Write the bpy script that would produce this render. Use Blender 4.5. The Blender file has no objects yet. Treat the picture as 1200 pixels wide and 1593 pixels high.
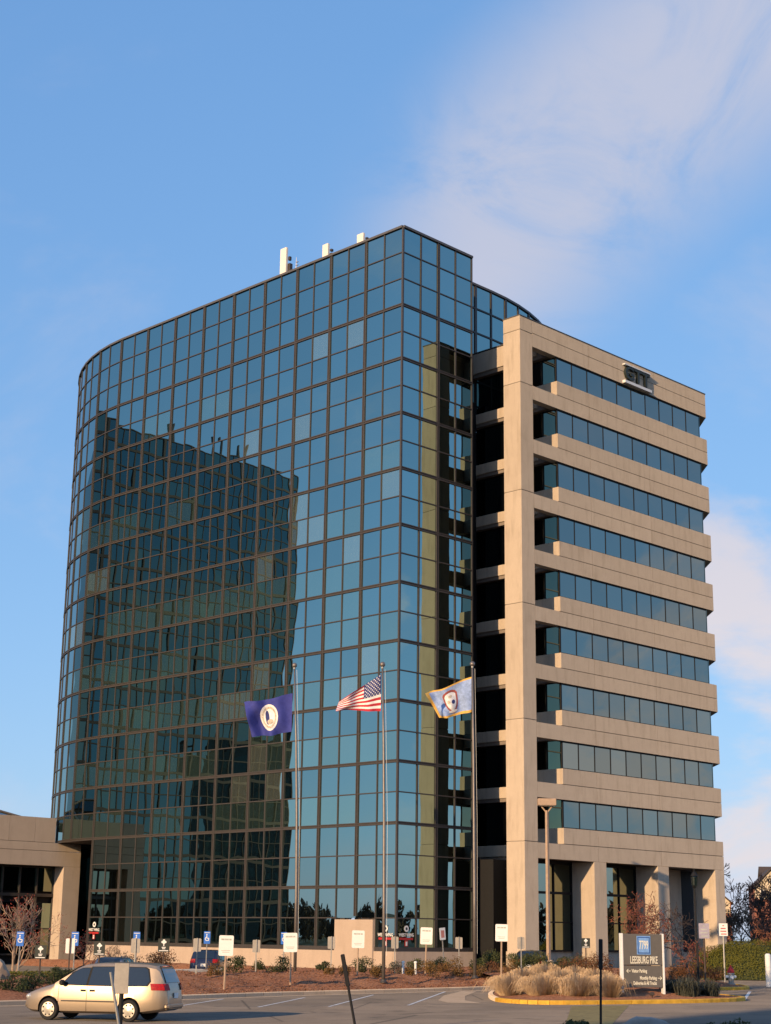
import bpy, bmesh, math, random
from mathutils import Matrix, Vector
from math import sin, cos, pi, radians, sqrt, atan2, exp

random.seed(11)
S = bpy.context.scene
COL = S.collection

# ------------------------------------------------------------------ camera
cam_d = bpy.data.cameras.new('camera')
cam = bpy.data.objects.new('camera', cam_d)
COL.objects.link(cam)
YAW, PIT, ROL = 0.77811, 0.25796, 0.01302
fw = Vector((cos(YAW) * cos(PIT), sin(YAW) * cos(PIT), sin(PIT)))
rt = Vector((sin(YAW), -cos(YAW), 0))
up = rt.cross(fw)
r2 = rt * cos(ROL) + up * sin(ROL)
u2 = -rt * sin(ROL) + up * cos(ROL)
M = Matrix((r2, u2, -fw)).transposed().to_4x4()
M.translation = Vector((-72.121, -69.725, 0.916))
cam.matrix_world = M
cam_d.sensor_fit = 'VERTICAL'
cam_d.sensor_height = 24.0
cam_d.lens = 24.0 * 2491.78 / 1593.0
cam_d.clip_start = 0.1
cam_d.clip_end = 6000
S.camera = cam

# ------------------------------------------------------------------ world, sun, exposure
SUN_EL, SUN_AZ = radians(13.0), radians(191.0)
sdir = Vector((cos(SUN_EL) * cos(SUN_AZ), cos(SUN_EL) * sin(SUN_AZ), sin(SUN_EL)))
W = bpy.data.worlds.new('World')
S.world = W
W.use_nodes = True
nt = W.node_tree
nt.nodes.clear()
N = nt.nodes.new
L = nt.links.new
out = N('ShaderNodeOutputWorld')
bg = N('ShaderNodeBackground')
bg.inputs['Strength'].default_value = 0.15
L(bg.outputs[0], out.inputs[0])
sky = N('ShaderNodeTexSky')
sky.sky_type = 'NISHITA'
sky.sun_disc = False
sky.sun_elevation = SUN_EL
sky.sun_rotation = pi / 2 - SUN_AZ
sky.altitude = 100
sky.air_density = 1.0
sky.dust_density = 0.5
sky.ozone_density = 3.0
tc = N('ShaderNodeTexCoord')


def wmath(op, a, b=None, clamp=False):
    n = N('ShaderNodeMath')
    n.operation = op
    n.use_clamp = clamp
    for i, v in enumerate((a, b)):
        if v is None:
            continue
        if isinstance(v, (int, float)):
            n.inputs[i].default_value = v
        else:
            L(v, n.inputs[i])
    return n.outputs[0]


def wdot(vec):
    n = N('ShaderNodeVectorMath')
    n.operation = 'DOT_PRODUCT'
    L(tc.outputs['Generated'], n.inputs[0])
    n.inputs[1].default_value = vec
    return n.outputs['Value']


def wnoise(scale, detail, rough, stretch=(1, 1, 1), loc=(0, 0, 0), dist=0.0):
    mp = N('ShaderNodeMapping')
    L(tc.outputs['Generated'], mp.inputs[0])
    mp.inputs['Scale'].default_value = stretch
    mp.inputs['Location'].default_value = loc
    n = N('ShaderNodeTexNoise')
    L(mp.outputs[0], n.inputs['Vector'])
    n.inputs['Scale'].default_value = scale
    n.inputs['Detail'].default_value = detail
    n.inputs['Roughness'].default_value = rough
    n.inputs['Distortion'].default_value = dist
    return n.outputs['Fac']


def ramp(v, a, b):
    n = N('ShaderNodeMapRange')
    n.interpolation_type = 'SMOOTHSTEP'
    L(v, n.inputs[0])
    n.inputs[1].default_value = a
    n.inputs[2].default_value = b
    return n.outputs[0]


# a long veil of high cloud crossing the sky, and scattered low cumulus
dn = wdot((0.662, -0.272, -0.698))
side = wdot((0.702, -0.712, 0.0))
band = wmath('SUBTRACT', 1.0, ramp(wmath('ABSOLUTE', wmath('ADD', dn, 0.0)), 0.020, 0.118))
veil = wmath('MULTIPLY', wmath('MULTIPLY', band, ramp(side, -0.06, 0.06)), ramp(wnoise(6.0, 12, 0.64, (1, 1, 1.6), (0.3, 1.7, 0.2), 0.9), 0.20, 0.60))
wide = wmath('MULTIPLY', ramp(wnoise(2.6, 7, 0.6, (1, 1, 2.2), (4.3, 2.2, 0.4), 0.5), 0.52, 0.78), 0.40)
zc = N('ShaderNodeSeparateXYZ')
L(tc.outputs['Generated'], zc.inputs[0])
low = wmath('MULTIPLY', ramp(wnoise(5.0, 8, 0.55, (1, 1, 2.4), (6.1, 6.6, -0.19), 0.3), 0.49, 0.66),
            wmath('MULTIPLY', ramp(side, -0.20, 0.0), wmath('SUBTRACT', 1.0, ramp(zc.outputs['Z'], 0.22, 0.34))))
cl = wmath('MAXIMUM', wmath('MULTIPLY', veil, 0.88), wmath('MAXIMUM', wide, wmath('MULTIPLY', low, 0.92)))
mixc = N('ShaderNodeMix')
mixc.data_type = 'RGBA'
L(cl, mixc.inputs['Factor'])
# soften the contrast of the clear sky, channel by channel
sep = N('ShaderNodeSeparateColor')
L(sky.outputs[0], sep.inputs[0])
com = N('ShaderNodeCombineColor')
for i, (k, g) in enumerate(((0.186, 0.558), (0.286, 0.436), (0.474, 0.322))):
    soft = wmath('MULTIPLY', wmath('POWER', sep.outputs[i], g), k / 0.15)
    L(wmath('MAXIMUM', soft, wmath('MULTIPLY', sep.outputs[i], 0.70)), com.inputs[i])
L(com.outputs[0], mixc.inputs['A'])
cc = N('ShaderNodeMix')
cc.data_type = 'RGBA'
L(ramp(zc.outputs['Z'], 0.1, 0.45), cc.inputs['Factor'])
cc.inputs['A'].default_value = (4.8, 4.4, 4.55, 1)
cc.inputs['B'].default_value = (3.35, 3.5, 4.3, 1)
L(cc.outputs['Result'], mixc.inputs['B'])
L(mixc.outputs['Result'], bg.inputs['Color'])

sun_d = bpy.data.lights.new('sun', 'SUN')
sun_d.energy = 4.8
sun_d.angle = radians(0.6)
sun_d.color = (1.0, 0.68, 0.38)
sun = bpy.data.objects.new('sun', sun_d)
sun.rotation_euler = (-sdir).to_track_quat('-Z', 'Y').to_euler()
COL.objects.link(sun)
S.view_settings.view_transform = 'Standard'
S.view_settings.look = 'None'
S.view_settings.exposure = 0.16
S.view_settings.gamma = 1.0
S.view_settings.use_curve_mapping = False
S.cycles.max_bounces = 8
S.cycles.glossy_bounces = 5
S.cycles.caustics_reflective = False

# ------------------------------------------------------------------ materials


class G:
    """small wrapper for building a node material"""

    def __init__(s, name):
        s.m = bpy.data.materials.new(name)
        s.m.use_nodes = True
        s.t = s.m.node_tree
        s.t.nodes.clear()
        s.o = s.n('ShaderNodeOutputMaterial')

    def n(s, k, **kw):
        x = s.t.nodes.new(k)
        for a, b in kw.items():
            setattr(x, a, b)
        return x

    def l(s, a, b):
        s.t.links.new(a, b)

    def noise(s, scale, detail=4, rough=0.6, stretch=(1, 1, 1), coord='Object'):
        t = s.n('ShaderNodeTexCoord')
        mp = s.n('ShaderNodeMapping')
        s.l(t.outputs[coord], mp.inputs[0])
        mp.inputs['Scale'].default_value = stretch
        x = s.n('ShaderNodeTexNoise')
        s.l(mp.outputs[0], x.inputs['Vector'])
        x.inputs['Scale'].default_value = scale
        x.inputs['Detail'].default_value = detail
        x.inputs['Roughness'].default_value = rough
        return x.outputs['Fac']

    def mr(s, v, a, b, c=0.0, d=1.0):
        x = s.n('ShaderNodeMapRange')
        s.l(v, x.inputs[0])
        for i, q in enumerate((a, b, c, d)):
            x.inputs[i + 1].default_value = q
        return x.outputs[0]

    def mix(s, f, a, b, mode='MIX'):
        x = s.n('ShaderNodeMix', data_type='RGBA', blend_type=mode)
        for k, v in (('Factor', f), ('A', a), ('B', b)):
            if isinstance(v, (tuple, list)):
                x.inputs[k].default_value = (*v[:3], 1)
            elif isinstance(v, (int, float)):
                x.inputs[k].default_value = v
            else:
                s.l(v, x.inputs[k])
        return x.outputs['Result']

    def bump(s, v, strength, dist):
        x = s.n('ShaderNodeBump')
        x.inputs['Strength'].default_value = strength
        x.inputs['Distance'].default_value = dist
        s.l(v, x.inputs['Height'])
        return x.outputs[0]

    def bsdf(s, col, rough=0.6, metal=0.0, spec=0.3, normal=None, coat=0.0):
        b = s.n('ShaderNodeBsdfPrincipled')
        if isinstance(col, (tuple, list)):
            b.inputs['Base Color'].default_value = (*col[:3], 1)
        else:
            s.l(col, b.inputs['Base Color'])
        if isinstance(rough, (int, float)):
            b.inputs['Roughness'].default_value = rough
        else:
            s.l(rough, b.inputs['Roughness'])
        b.inputs['Metallic'].default_value = metal
        b.inputs['Specular IOR Level'].default_value = spec
        b.inputs['Coat Weight'].default_value = coat
        b.inputs['Coat Roughness'].default_value = 0.03
        if normal is not None:
            s.l(normal, b.inputs['Normal'])
        return b.outputs[0]

    def done(s, sh):
        s.l(sh, s.o.inputs[0])
        return s.m


def plain(name, col, rough=0.6, metal=0.0, spec=0.3, var=0.15, scale=6.0, coat=0.0):
    g = G(name)
    c2 = tuple(x * (1 - var) for x in col)
    c3 = tuple(min(1, x * (1 + var)) for x in col)
    f = g.noise(scale, 4, 0.65)
    oi = g.n('ShaderNodeObjectInfo')
    c = g.mix(g.mr(f, 0.3, 0.7), c2, c3)
    c = g.mix(g.mr(oi.outputs['Random'], 0, 1, 0.0, 0.16), c, c2)
    return g.done(g.bsdf(c, rough, metal, spec, None, coat))


def concrete(name, col, stain=0.35, panel=0.10):
    g = G(name)
    fine = g.noise(34.0, 5, 0.8)
    mid = g.noise(1.1, 5, 0.6)
    streak = g.noise(2.2, 4, 0.65, (1.0, 1.0, 0.16))
    oi = g.n('ShaderNodeObjectInfo')
    c = g.mix(g.mr(fine, 0.36, 0.64), tuple(x * 0.84 for x in col), tuple(x * 1.12 for x in col))
    c = g.mix(g.mr(mid, 0.42, 0.72, 0, 0.35), c, tuple(x * q for x, q in zip(col, (0.78, 0.76, 0.74))))
    c = g.mix(g.mr(streak, 0.50, 0.72, 0, stain), c, tuple(x * q for x, q in zip(col, (0.55, 0.52, 0.47))))
    c = g.mix(g.mr(oi.outputs['Random'], 0, 1, 0.0, panel), c, tuple(x * 0.6 for x in col))
    sh = g.bsdf(c, 0.92, 0, 0.15, g.bump(fine, 0.35, 0.012))
    sh.node.inputs['Diffuse Roughness'].default_value = 1.0
    return g.done(sh)


def glass(name, tint, inner, refl=0.86):
    """coated tinted curtain-wall glass over a dark interior or a blind"""
    g = G(name)
    oi = g.n('ShaderNodeObjectInfo')
    wob = g.noise(0.55, 1, 0.4)
    nb = g.bump(wob, 0.05, 0.05)
    t = g.mix(g.mr(oi.outputs['Random'], 0, 1), tuple(x * 0.90 for x in tint), tuple(x * 1.06 for x in tint))
    m = g.bsdf(t, 0.0, 1.0, 0.5, nb)
    fold = g.noise(7.0, 2, 0.5, (1.0, 1.0, 0.02))
    ic = g.mix(g.mr(fold, 0.3, 0.7), tuple(x * 0.75 for x in inner), inner)
    d = g.n('ShaderNodeBsdfDiffuse')
    g.l(ic, d.inputs[0])
    mx = g.n('ShaderNodeMixShader')
    mx.inputs[0].default_value = refl
    g.l(d.outputs[0], mx.inputs[1])
    g.l(m, mx.inputs[2])
    return g.done(mx.outputs[0])


def foliage(name, cols, rough=0.7):
    g = G(name)
    f = g.noise(3.0, 3, 0.7)
    f2 = g.noise(23.0, 2, 0.6)
    c = g.mix(g.mr(f, 0.35, 0.65), cols[0], cols[1])
    c = g.mix(g.mr(f2, 0.45, 0.75), c, cols[2])
    b = g.bsdf(c, rough, 0, 0.2)
    tr = g.n('ShaderNodeBsdfTranslucent')
    g.l(c, tr.inputs[0])
    mx = g.n('ShaderNodeMixShader')
    mx.inputs[0].default_value = 0.18
    g.l(b, mx.inputs[1])
    g.l(tr.outputs[0], mx.inputs[2])
    return g.done(mx.outputs[0])


def asphalt():
    g = G('asphalt')
    fine = g.noise(45.0, 4, 0.8)
    big = g.noise(0.22, 5, 0.6)
    tr = g.noise(0.5, 4, 0.6, (0.25, 1.6, 1))
    c = g.mix(g.mr(fine, 0.3, 0.7), (0.115, 0.100, 0.085), (0.215, 0.185, 0.155))
    c = g.mix(g.mr(big, 0.45, 0.68, 0, 0.55), c, (0.095, 0.084, 0.074))
    c = g.mix(g.mr(tr, 0.56, 0.72, 0, 0.4), c, (0.17, 0.155, 0.14))
    crack = g.n('ShaderNodeTexVoronoi', feature='DISTANCE_TO_EDGE')
    t = g.n('ShaderNodeTexCoord')
    g.l(t.outputs['Object'], crack.inputs['Vector'])
    crack.inputs['Scale'].default_value = 0.16
    c = g.mix(g.mr(crack.outputs['Distance'], 0.0, 0.010, 0.75, 0.0), c, (0.03, 0.03, 0.03))
    oil = g.noise(0.9, 3, 0.55)
    c = g.mix(g.mr(oil, 0.60, 0.74, 0, 0.55), c, (0.035, 0.033, 0.032))
    patch_ = g.noise(0.11, 2, 0.4, (1, 2.2, 1))
    c = g.mix(g.mr(patch_, 0.52, 0.53, 0, 0.22), c, (0.05, 0.048, 0.046))
    sh = g.bsdf(c, 0.9, 0, 0.2, g.bump(fine, 0.4, 0.01))
    sh.node.inputs['Diffuse Roughness'].default_value = 1.0
    return g.done(sh)


def mulch():
    g = G('mulch')
    a = g.noise(9.0, 5, 0.8, (1, 1, 2))
    b = g.noise(1.2, 4, 0.6)
    c = g.mix(g.mr(a, 0.35, 0.68), (0.12, 0.050, 0.029), (0.42, 0.205, 0.12))
    c = g.mix(g.mr(b, 0.45, 0.7, 0, 0.5), c, (0.34, 0.20, 0.13))
    sh = g.bsdf(c, 0.95, 0, 0.1, g.bump(a, 0.9, 0.06))
    sh.node.inputs['Diffuse Roughness'].default_value = 1.0
    return g.done(sh)


MT = {}
MT['conc'] = concrete('precast_concrete', (0.59, 0.50, 0.40), 0.42, 0.20)
MT['conc_low'] = concrete('planter_concrete', (0.55, 0.44, 0.35), 0.2)
MT['conc_pod'] = concrete('podium_concrete', (0.58, 0.48, 0.385), 0.25)
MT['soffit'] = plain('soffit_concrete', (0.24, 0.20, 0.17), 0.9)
MT['kerbc'] = concrete('kerb_concrete', (0.62, 0.49, 0.36), 0.3, 0.25)
MT['gutterc'] = concrete('gutter_concrete', (0.29, 0.245, 0.20), 0.4)
MT['yellow'] = plain('yellow_kerb_paint', (0.72, 0.40, 0.045), 0.7, var=0.3, scale=3.0)
MT['clear'] = glass('tinted_glass', (0.350, 0.495, 0.465), (0.010, 0.013, 0.013))
MT['blind'] = glass('glass_over_blind', (0.385, 0.535, 0.475), (0.060, 0.092, 0.072), 0.82)
MT['curtain'] = glass('glass_over_curtain', (0.43, 0.58, 0.52), (0.19, 0.21, 0.165), 0.80)
MT['wing_glass'] = glass('ribbon_glass', (0.275, 0.315, 0.285), (0.012, 0.016, 0.016), 0.88)
MT['dark_glass'] = glass('recess_glass', (0.20, 0.27, 0.26), (0.006, 0.007, 0.008), 0.7)
MT['store_glass'] = glass('storefront_glass', (0.34, 0.40, 0.33), (0.012, 0.013, 0.011), 0.8)
MT['twin_glass'] = glass('twin_glass', (0.11, 0.205, 0.23), (0.010, 0.014, 0.015), 0.85)
MT['twin_blind'] = glass('twin_glass_over_blind', (0.15, 0.25, 0.245), (0.05, 0.07, 0.05), 0.80)
MT['bronze'] = plain('bronze_aluminium', (0.054, 0.046, 0.042), 0.5, 0.0, 0.5)
MT['bronze_dk'] = plain('dark_bronze_aluminium', (0.050, 0.040, 0.036), 0.5, 0.0, 0.4)
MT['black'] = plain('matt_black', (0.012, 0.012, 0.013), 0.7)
MT['cap'] = plain('metal_coping', (0.10, 0.095, 0.095), 0.5)
MT['asphalt'] = asphalt()
MT['mulch'] = mulch()
MT['white'] = plain('white_paint', (0.80, 0.79, 0.76), 0.55, var=0.05)
MT['white_worn'] = plain('worn_white_paint', (0.78, 0.73, 0.66), 0.8, var=0.25, scale=2.0)
MT['faded'] = plain('faded_road_paint', (0.26, 0.24, 0.20), 0.9, var=0.4, scale=3.0)
MT['faded_yellow'] = plain('faded_yellow_paint', (0.34, 0.245, 0.085), 0.9, var=0.3, scale=4.0)
MT['steel'] = plain('galvanised_steel', (0.34, 0.33, 0.31), 0.5, 0.6, 0.4)
MT['alum'] = plain('flagpole_metal', (0.20, 0.175, 0.16), 0.45, 0.5, 0.5)
MT['signback'] = plain('bare_aluminium_sign_back', (0.36, 0.33, 0.29), 0.55, 0.0, 0.4)
MT['blue'] = plain('blue_sign_sheet', (0.035, 0.17, 0.62), 0.5)
MT['dksign'] = plain('dark_green_sign_sheet', (0.030, 0.038, 0.034), 0.5)
MT['grey_sign'] = plain('grey_sign_panel', (0.135, 0.125, 0.112), 0.5, var=0.06)
MT['navy'] = plain('navy_sign_blue', (0.03, 0.09, 0.32), 0.5)
MT['ltblue'] = plain('light_sign_blue', (0.20, 0.38, 0.72), 0.5)
MT['red'] = plain('red_sign', (0.45, 0.03, 0.03), 0.5)
MT['cream'] = plain('cream_lettering', (0.80, 0.76, 0.62), 0.5, var=0.03)
MT['sign_grey'] = plain('grey_print', (0.42, 0.44, 0.40), 0.6)
MT['tan'] = plain('tan_painted_steel', (0.42, 0.30, 0.21), 0.5)
MT['antenna'] = plain('antenna_plastic', (0.80, 0.74, 0.66), 0.5, var=0.05)
MT['grass'] = foliage('lawn', [(0.05, 0.055, 0.018), (0.11, 0.095, 0.035), (0.17, 0.13, 0.06)])
MT['flag_navy'] = plain('navy_flag_cloth', (0.045, 0.055, 0.27), 0.8)
MT['flag_red'] = plain('red_flag_cloth', (0.48, 0.03, 0.045), 0.8)
MT['flag_white'] = plain('white_flag_cloth', (0.80, 0.77, 0.75), 0.8)
MT['flag_blue'] = plain('blue_flag_cloth', (0.04, 0.05, 0.17), 0.8)
MT['flag_sky'] = plain('light_blue_flag_cloth', (0.28, 0.38, 0.62), 0.8, var=0.25)
MT['gold'] = plain('gold_fringe', (0.72, 0.43, 0.10), 0.8)
MT['seal_tan'] = plain('seal_print', (0.55, 0.47, 0.36), 0.8, var=0.4, scale=9.0)
MT['bark'] = plain('bark', (0.16, 0.115, 0.085), 0.9, var=0.35)
MT['bark_dk'] = plain('dark_bark', (0.085, 0.062, 0.052), 0.9, var=0.35)
MT['bark_pale'] = plain('pale_bark', (0.36, 0.26, 0.19), 0.9, var=0.3)
MT['twig_red'] = plain('reddish_twigs', (0.20, 0.085, 0.055), 0.9, var=0.4)
MT['berry'] = plain('red_berries', (0.34, 0.07, 0.05), 0.8, var=0.4)
MT['rock'] = concrete('boulder_stone', (0.46, 0.35, 0.26), 0.4)
MT['rubber'] = plain('tyre_rubber', (0.022, 0.021, 0.021), 0.8)
MT['carglass'] = None
MT['rock_grey'] = concrete('grey_stone', (0.30, 0.29, 0.28), 0.3)

# ------------------------------------------------------------------ mesh helpers


class MB:
    def __init__(s):
        s.v, s.f, s.m = [], [], []
        s.cur = 0

    def mat(s, i):
        s.cur = i
        return s

    def add(s, vs, fs):
        b = len(s.v)
        s.v += [tuple(v) for v in vs]
        for f in fs:
            s.f.append([b + i for i in f])
            s.m.append(s.cur)
        return s

    def quad(s, a, b, c, d):
        return s.add([a, b, c, d], [(0, 1, 2, 3)])

    def box(s, x0, x1, y0, y1, z0, z1):
        v = [(x0, y0, z0), (x1, y0, z0), (x1, y1, z0), (x0, y1, z0), (x0, y0, z1), (x1, y0, z1), (x1, y1, z1), (x0, y1, z1)]
        return s.add(v, [(0, 3, 2, 1), (4, 5, 6, 7), (0, 1, 5, 4), (1, 2, 6, 5), (2, 3, 7, 6), (3, 0, 4, 7)])

    def bev(s, x0, x1, y0, y1, z0, z1, b=0.02):
        """box with its vertical and top/bottom edges chamfered"""
        rings = []
        for z, i in ((z0, b), (z0 + b, 0), (z1 - b, 0), (z1, b)):
            a0, a1, c0, c1 = x0 + i, x1 - i, y0 + i, y1 - i
            rings.append([(a0 + b, c0, z), (a1 - b, c0, z), (a1, c0 + b, z), (a1, c1 - b, z), (a1 - b, c1, z), (a0 + b, c1, z), (a0, c1 - b, z), (a0, c0 + b, z)])
        return s.loft(rings, True, True)

    def prism(s, poly, z0, z1):
        n = len(poly)
        v = [(x, y, z0) for x, y in poly] + [(x, y, z1) for x, y in poly]
        f = [tuple(range(n - 1, -1, -1)), tuple(range(n, 2 * n))]
        f += [(i, (i + 1) % n, n + (i + 1) % n, n + i) for i in range(n)]
        return s.add(v, f)

    def loft(s, rings, cap0=True, cap1=True, closed=True):
        n = len(rings[0])
        v = [p for r in rings for p in r]
        f = []
        for k in range(len(rings) - 1):
            for i in range(n if closed else n - 1):
                j = (i + 1) % n
                f.append((k * n + i, k * n + j, (k + 1) * n + j, (k + 1) * n + i))
        if cap0:
            f.append(tuple(range(n - 1, -1, -1)))
        if cap1:
            f.append(tuple((len(rings) - 1) * n + i for i in range(n)))
        return s.add(v, f)

    def tube(s, pts, rad, n=6, cap=True):
        pts = [Vector(p) for p in pts]
        if isinstance(rad, (int, float)):
            rad = [rad] * len(pts)
        rings = []
        for i, p in enumerate(pts):
            d = (pts[min(i + 1, len(pts) - 1)] - pts[max(i - 1, 0)])
            d = d.normalized() if d.length > 1e-9 else Vector((0, 0, 1))
            a = d.cross(Vector((0, 0, 1)) if abs(d.z) < 0.9 else Vector((1, 0, 0))).normalized()
            b = d.cross(a)
            rings.append([p + (a * cos(2 * pi * k / n) + b * sin(2 * pi * k / n)) * rad[i] for k in range(n)])
        return s.loft(rings, cap, cap)

    def lathe(s, prof, n=16, c=(0, 0, 0)):
        rings = [[(c[0] + r * cos(2 * pi * k / n), c[1] + r * sin(2 * pi * k / n), c[2] + z) for k in range(n)] for r, z in prof]
        return s.loft(rings, True, True)

    def ball(s, c, rx, ry=None, rz=None, n=10, m=6):
        ry = ry or rx
        rz = rz or rx
        rings = []
        for j in range(m + 1):
            t = pi * j / m
            r = max(sin(t), 1e-3)
            rings.append([(c[0] + rx * r * cos(2 * pi * k / n), c[1] + ry * r * sin(2 * pi * k / n), c[2] - rz * cos(t)) for k in range(n)])
        return s.loft(rings, True, True)

    def mesh(s, name, mats, smooth=False):
        me = bpy.data.meshes.new(name)
        me.from_pydata(s.v, [], s.f)
        for m in mats:
            me.materials.append(m)
        if len(mats) > 1:
            me.polygons.foreach_set('material_index', s.m)
        if smooth:
            me.polygons.foreach_set('use_smooth', [True] * len(s.f))
        me.update()
        return me


def link(name, data, parent=None, loc=(0, 0, 0), rz=0.0):
    o = bpy.data.objects.new(name, data)
    COL.objects.link(o)
    o.location = loc
    o.rotation_euler = (0, 0, rz)
    if parent:
        o.parent = parent
    return o


def part(name, mb, mats, parent=None, smooth=False, loc=(0, 0, 0), rz=0.0):
    if not isinstance(mats, (list, tuple)):
        mats = [mats]
    o = link(name, mb.mesh(name, mats, smooth), parent, loc, rz)
    if name == 'print':
        o['kind'] = 'stuff'
    return o


def tag(o, label=None, cat=None, group=None, kind=None):
    for k, v in (('label', label), ('category', cat), ('group', group), ('kind', kind)):
        if v:
            o[k] = v
    return o


def thing(name, label, cat, loc=(0, 0, 0), rz=0.0, group=None):
    return tag(link(name, None, None, loc, rz), label, cat, group)


def flat_shade(o, ang=35):
    me = o.data
    try:
        me.polygons.foreach_set('use_smooth', [True] * len(me.polygons))
        me.set_sharp_from_angle(angle=radians(ang))
    except Exception:
        pass
    return o


def text_part(name, s, size, mat, parent, loc, rot, align='CENTER', ext=0.004, sx=1.0, bold=0.0):
    cu = bpy.data.curves.new(name, 'FONT')
    cu.body = s
    cu.size = size
    cu.align_x = align
    cu.align_y = 'CENTER'
    cu.extrude = ext
    cu.offset = bold
    cu.resolution_u = 2
    to = bpy.data.objects.new('tmp', cu)
    COL.objects.link(to)
    dg = bpy.context.evaluated_depsgraph_get()
    me = bpy.data.meshes.new_from_object(to.evaluated_get(dg))
    bpy.data.objects.remove(to)
    me.name = name
    me.materials.clear()
    me.materials.append(mat)
    o = link(name, me, parent, loc)
    o.rotation_euler = rot
    o.scale = (sx, 1, 1)
    return o


def smooth01(t):
    t = max(0.0, min(1.0, t))
    return t * t * (3 - 2 * t)


FACE = YAW - pi / 2            # rotation about z that turns a thing's local -Y towards the camera

# ------------------------------------------------------------------ ground
ROAD = -1.65
mb = MB()
mb.lathe([(0.01, 0), (60, 0), (200, 0), (700, 0), (2500, 0)], 48)
mb.v = [(x, y, -1.70) for x, y, z in mb.v]
mb.f = [f for f in mb.f if len(f) == 4]
mb.m = [0] * len(mb.f)
tag(part('ground', mb, MT['grass']), kind='structure')
mb = MB()
mb.quad((-150, -46, ROAD), (150, -46, ROAD), (150, 110, ROAD), (-150, 110, ROAD))
tag(part('road', mb, MT['asphalt']), kind='structure')


def lerp_poly(pts, t):
    k = t * (len(pts) - 1)
    i = min(int(k), len(pts) - 2)
    f = k - i
    return tuple(a + (b - a) * f for a, b in zip(pts[i], pts[i + 1]))


def catmull(pts, n=6, closed=False):
    outp = []
    m = len(pts)
    rng = range(m) if closed else range(m - 1)
    for i in rng:
        p0, p1, p2, p3 = (pts[(i + k - 1) % m] if closed else pts[max(0, min(m - 1, i + k - 1))] for k in range(4))
        for j in range(n):
            t = j / n
            outp.append(tuple(0.5 * (2 * b + (c - a) * t + (2 * a - 5 * b + 4 * c - d) * t * t + (3 * b - a - 3 * c + d) * t ** 3) for a, b, c, d in zip(p0, p1, p2, p3)))
    if not closed:
        outp.append(tuple(pts[-1]))
    return outp


def strip(pts, off_in, z_out, z_in, h, closed=False):
    """kerb stones along a line: list of MB pieces about 3 m long, with joints between"""
    res = []
    n = len(pts)
    segs = n if closed else n - 1

    def nrm(i):
        a = pts[(i - 1) % n] if closed or i > 0 else pts[0]
        b = pts[(i + 1) % n] if closed or i < n - 1 else pts[-1]
        d = Vector((b[0] - a[0], b[1] - a[1])).normalized()
        return Vector((-d.y, d.x))
    for i in range(segs):
        a, b = Vector(pts[i]), Vector(pts[(i + 1) % n])
        na, nb = nrm(i), nrm((i + 1) % n)
        g = (b - a).normalized() * 0.012
        a2, b2 = a + g, b - g
        m = MB()
        r = []
        for p, q in ((a2, na), (b2, nb)):
            ip = p + q * off_in
            mp = p + q * 0.035
            r.append([(p.x, p.y, z_out), (p.x, p.y, z_out + h - 0.03), (mp.x, mp.y, z_out + h), (ip.x, ip.y, z_out + h), (ip.x, ip.y, z_in)])
        m.loft(r, True, True)
        res.append(m)
    return res


kerb_pts = [(-110, -25.5), (-75, -22.2), (-55, -20.6), (-39.9, -19.46), (-30.65, -18.0), (-24.5, -17.05), (-17.9, -16.6), (-12, -16.1), (-8.0, -15.7), (-4.5, -16.4)]
kp = catmull(kerb_pts, 5)
kroot = tag(link('kerb', None), kind='structure')
for m in strip(kp, 0.17, ROAD, ROAD - 0.02, 0.17):
    part('kerb_stone', m, MT['kerbc'], kroot)
# concrete gutter in front of the kerb
mb = MB()
for a, b in zip(kp[:-1], kp[1:]):
    mb.quad((a[0], a[1] - 0.45, ROAD + 0.004), (b[0], b[1] - 0.45, ROAD + 0.004), (b[0], b[1], ROAD + 0.006), (a[0], a[1], ROAD + 0.006))
tag(part('gutter', mb, MT['gutterc']), kind='structure')

bed_back = [(-110, -10), (-75, -8.5), (-55, -7.0), (-39.9, -5.5), (-30.65, -3.2), (-24.5, -3.0), (-17.9, -2.6), (-11.5, 1.0), (-0.6, 0.6), (-0.35, -0.4)]


def hills(x, y):
    return 0.05 * sin(x * 1.3 + y * 0.7) + 0.035 * sin(x * 2.9 - y * 2.1) + 0.02 * sin(x * 6.1 + y * 5.3)


mb = MB()
NU, NV = 150, 26
for i in range(NU + 1):
    a = lerp_poly(kerb_pts, i / NU)
    k = lerp_poly([(p[0], p[1]) for p in kp], i / NU)
    b = lerp_poly(bed_back, i / NU)
    for j in range(NV + 1):
        t = (j / NV) ** 1.4
        x = k[0] + (b[0] - k[0]) * t
        y = k[1] + 0.16 + (b[1] - k[1] - 0.16) * t
        d = sqrt((x - k[0]) ** 2 + (y - k[1]) ** 2)
        z = -1.52 + 0.5 * smooth01(d / 5.0) + hills(x, y) * smooth01(d / 1.0)
        mb.v.append((x, y, z))
for i in range(NU):
    for j in range(NV):
        a = i * (NV + 1) + j
        mb.f.append((a, a + NV + 1, a + NV + 2, a + 1))
        mb.m.append(0)
tag(part('mulch_bed', mb, MT['mulch'], smooth=True), kind='structure')
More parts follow.
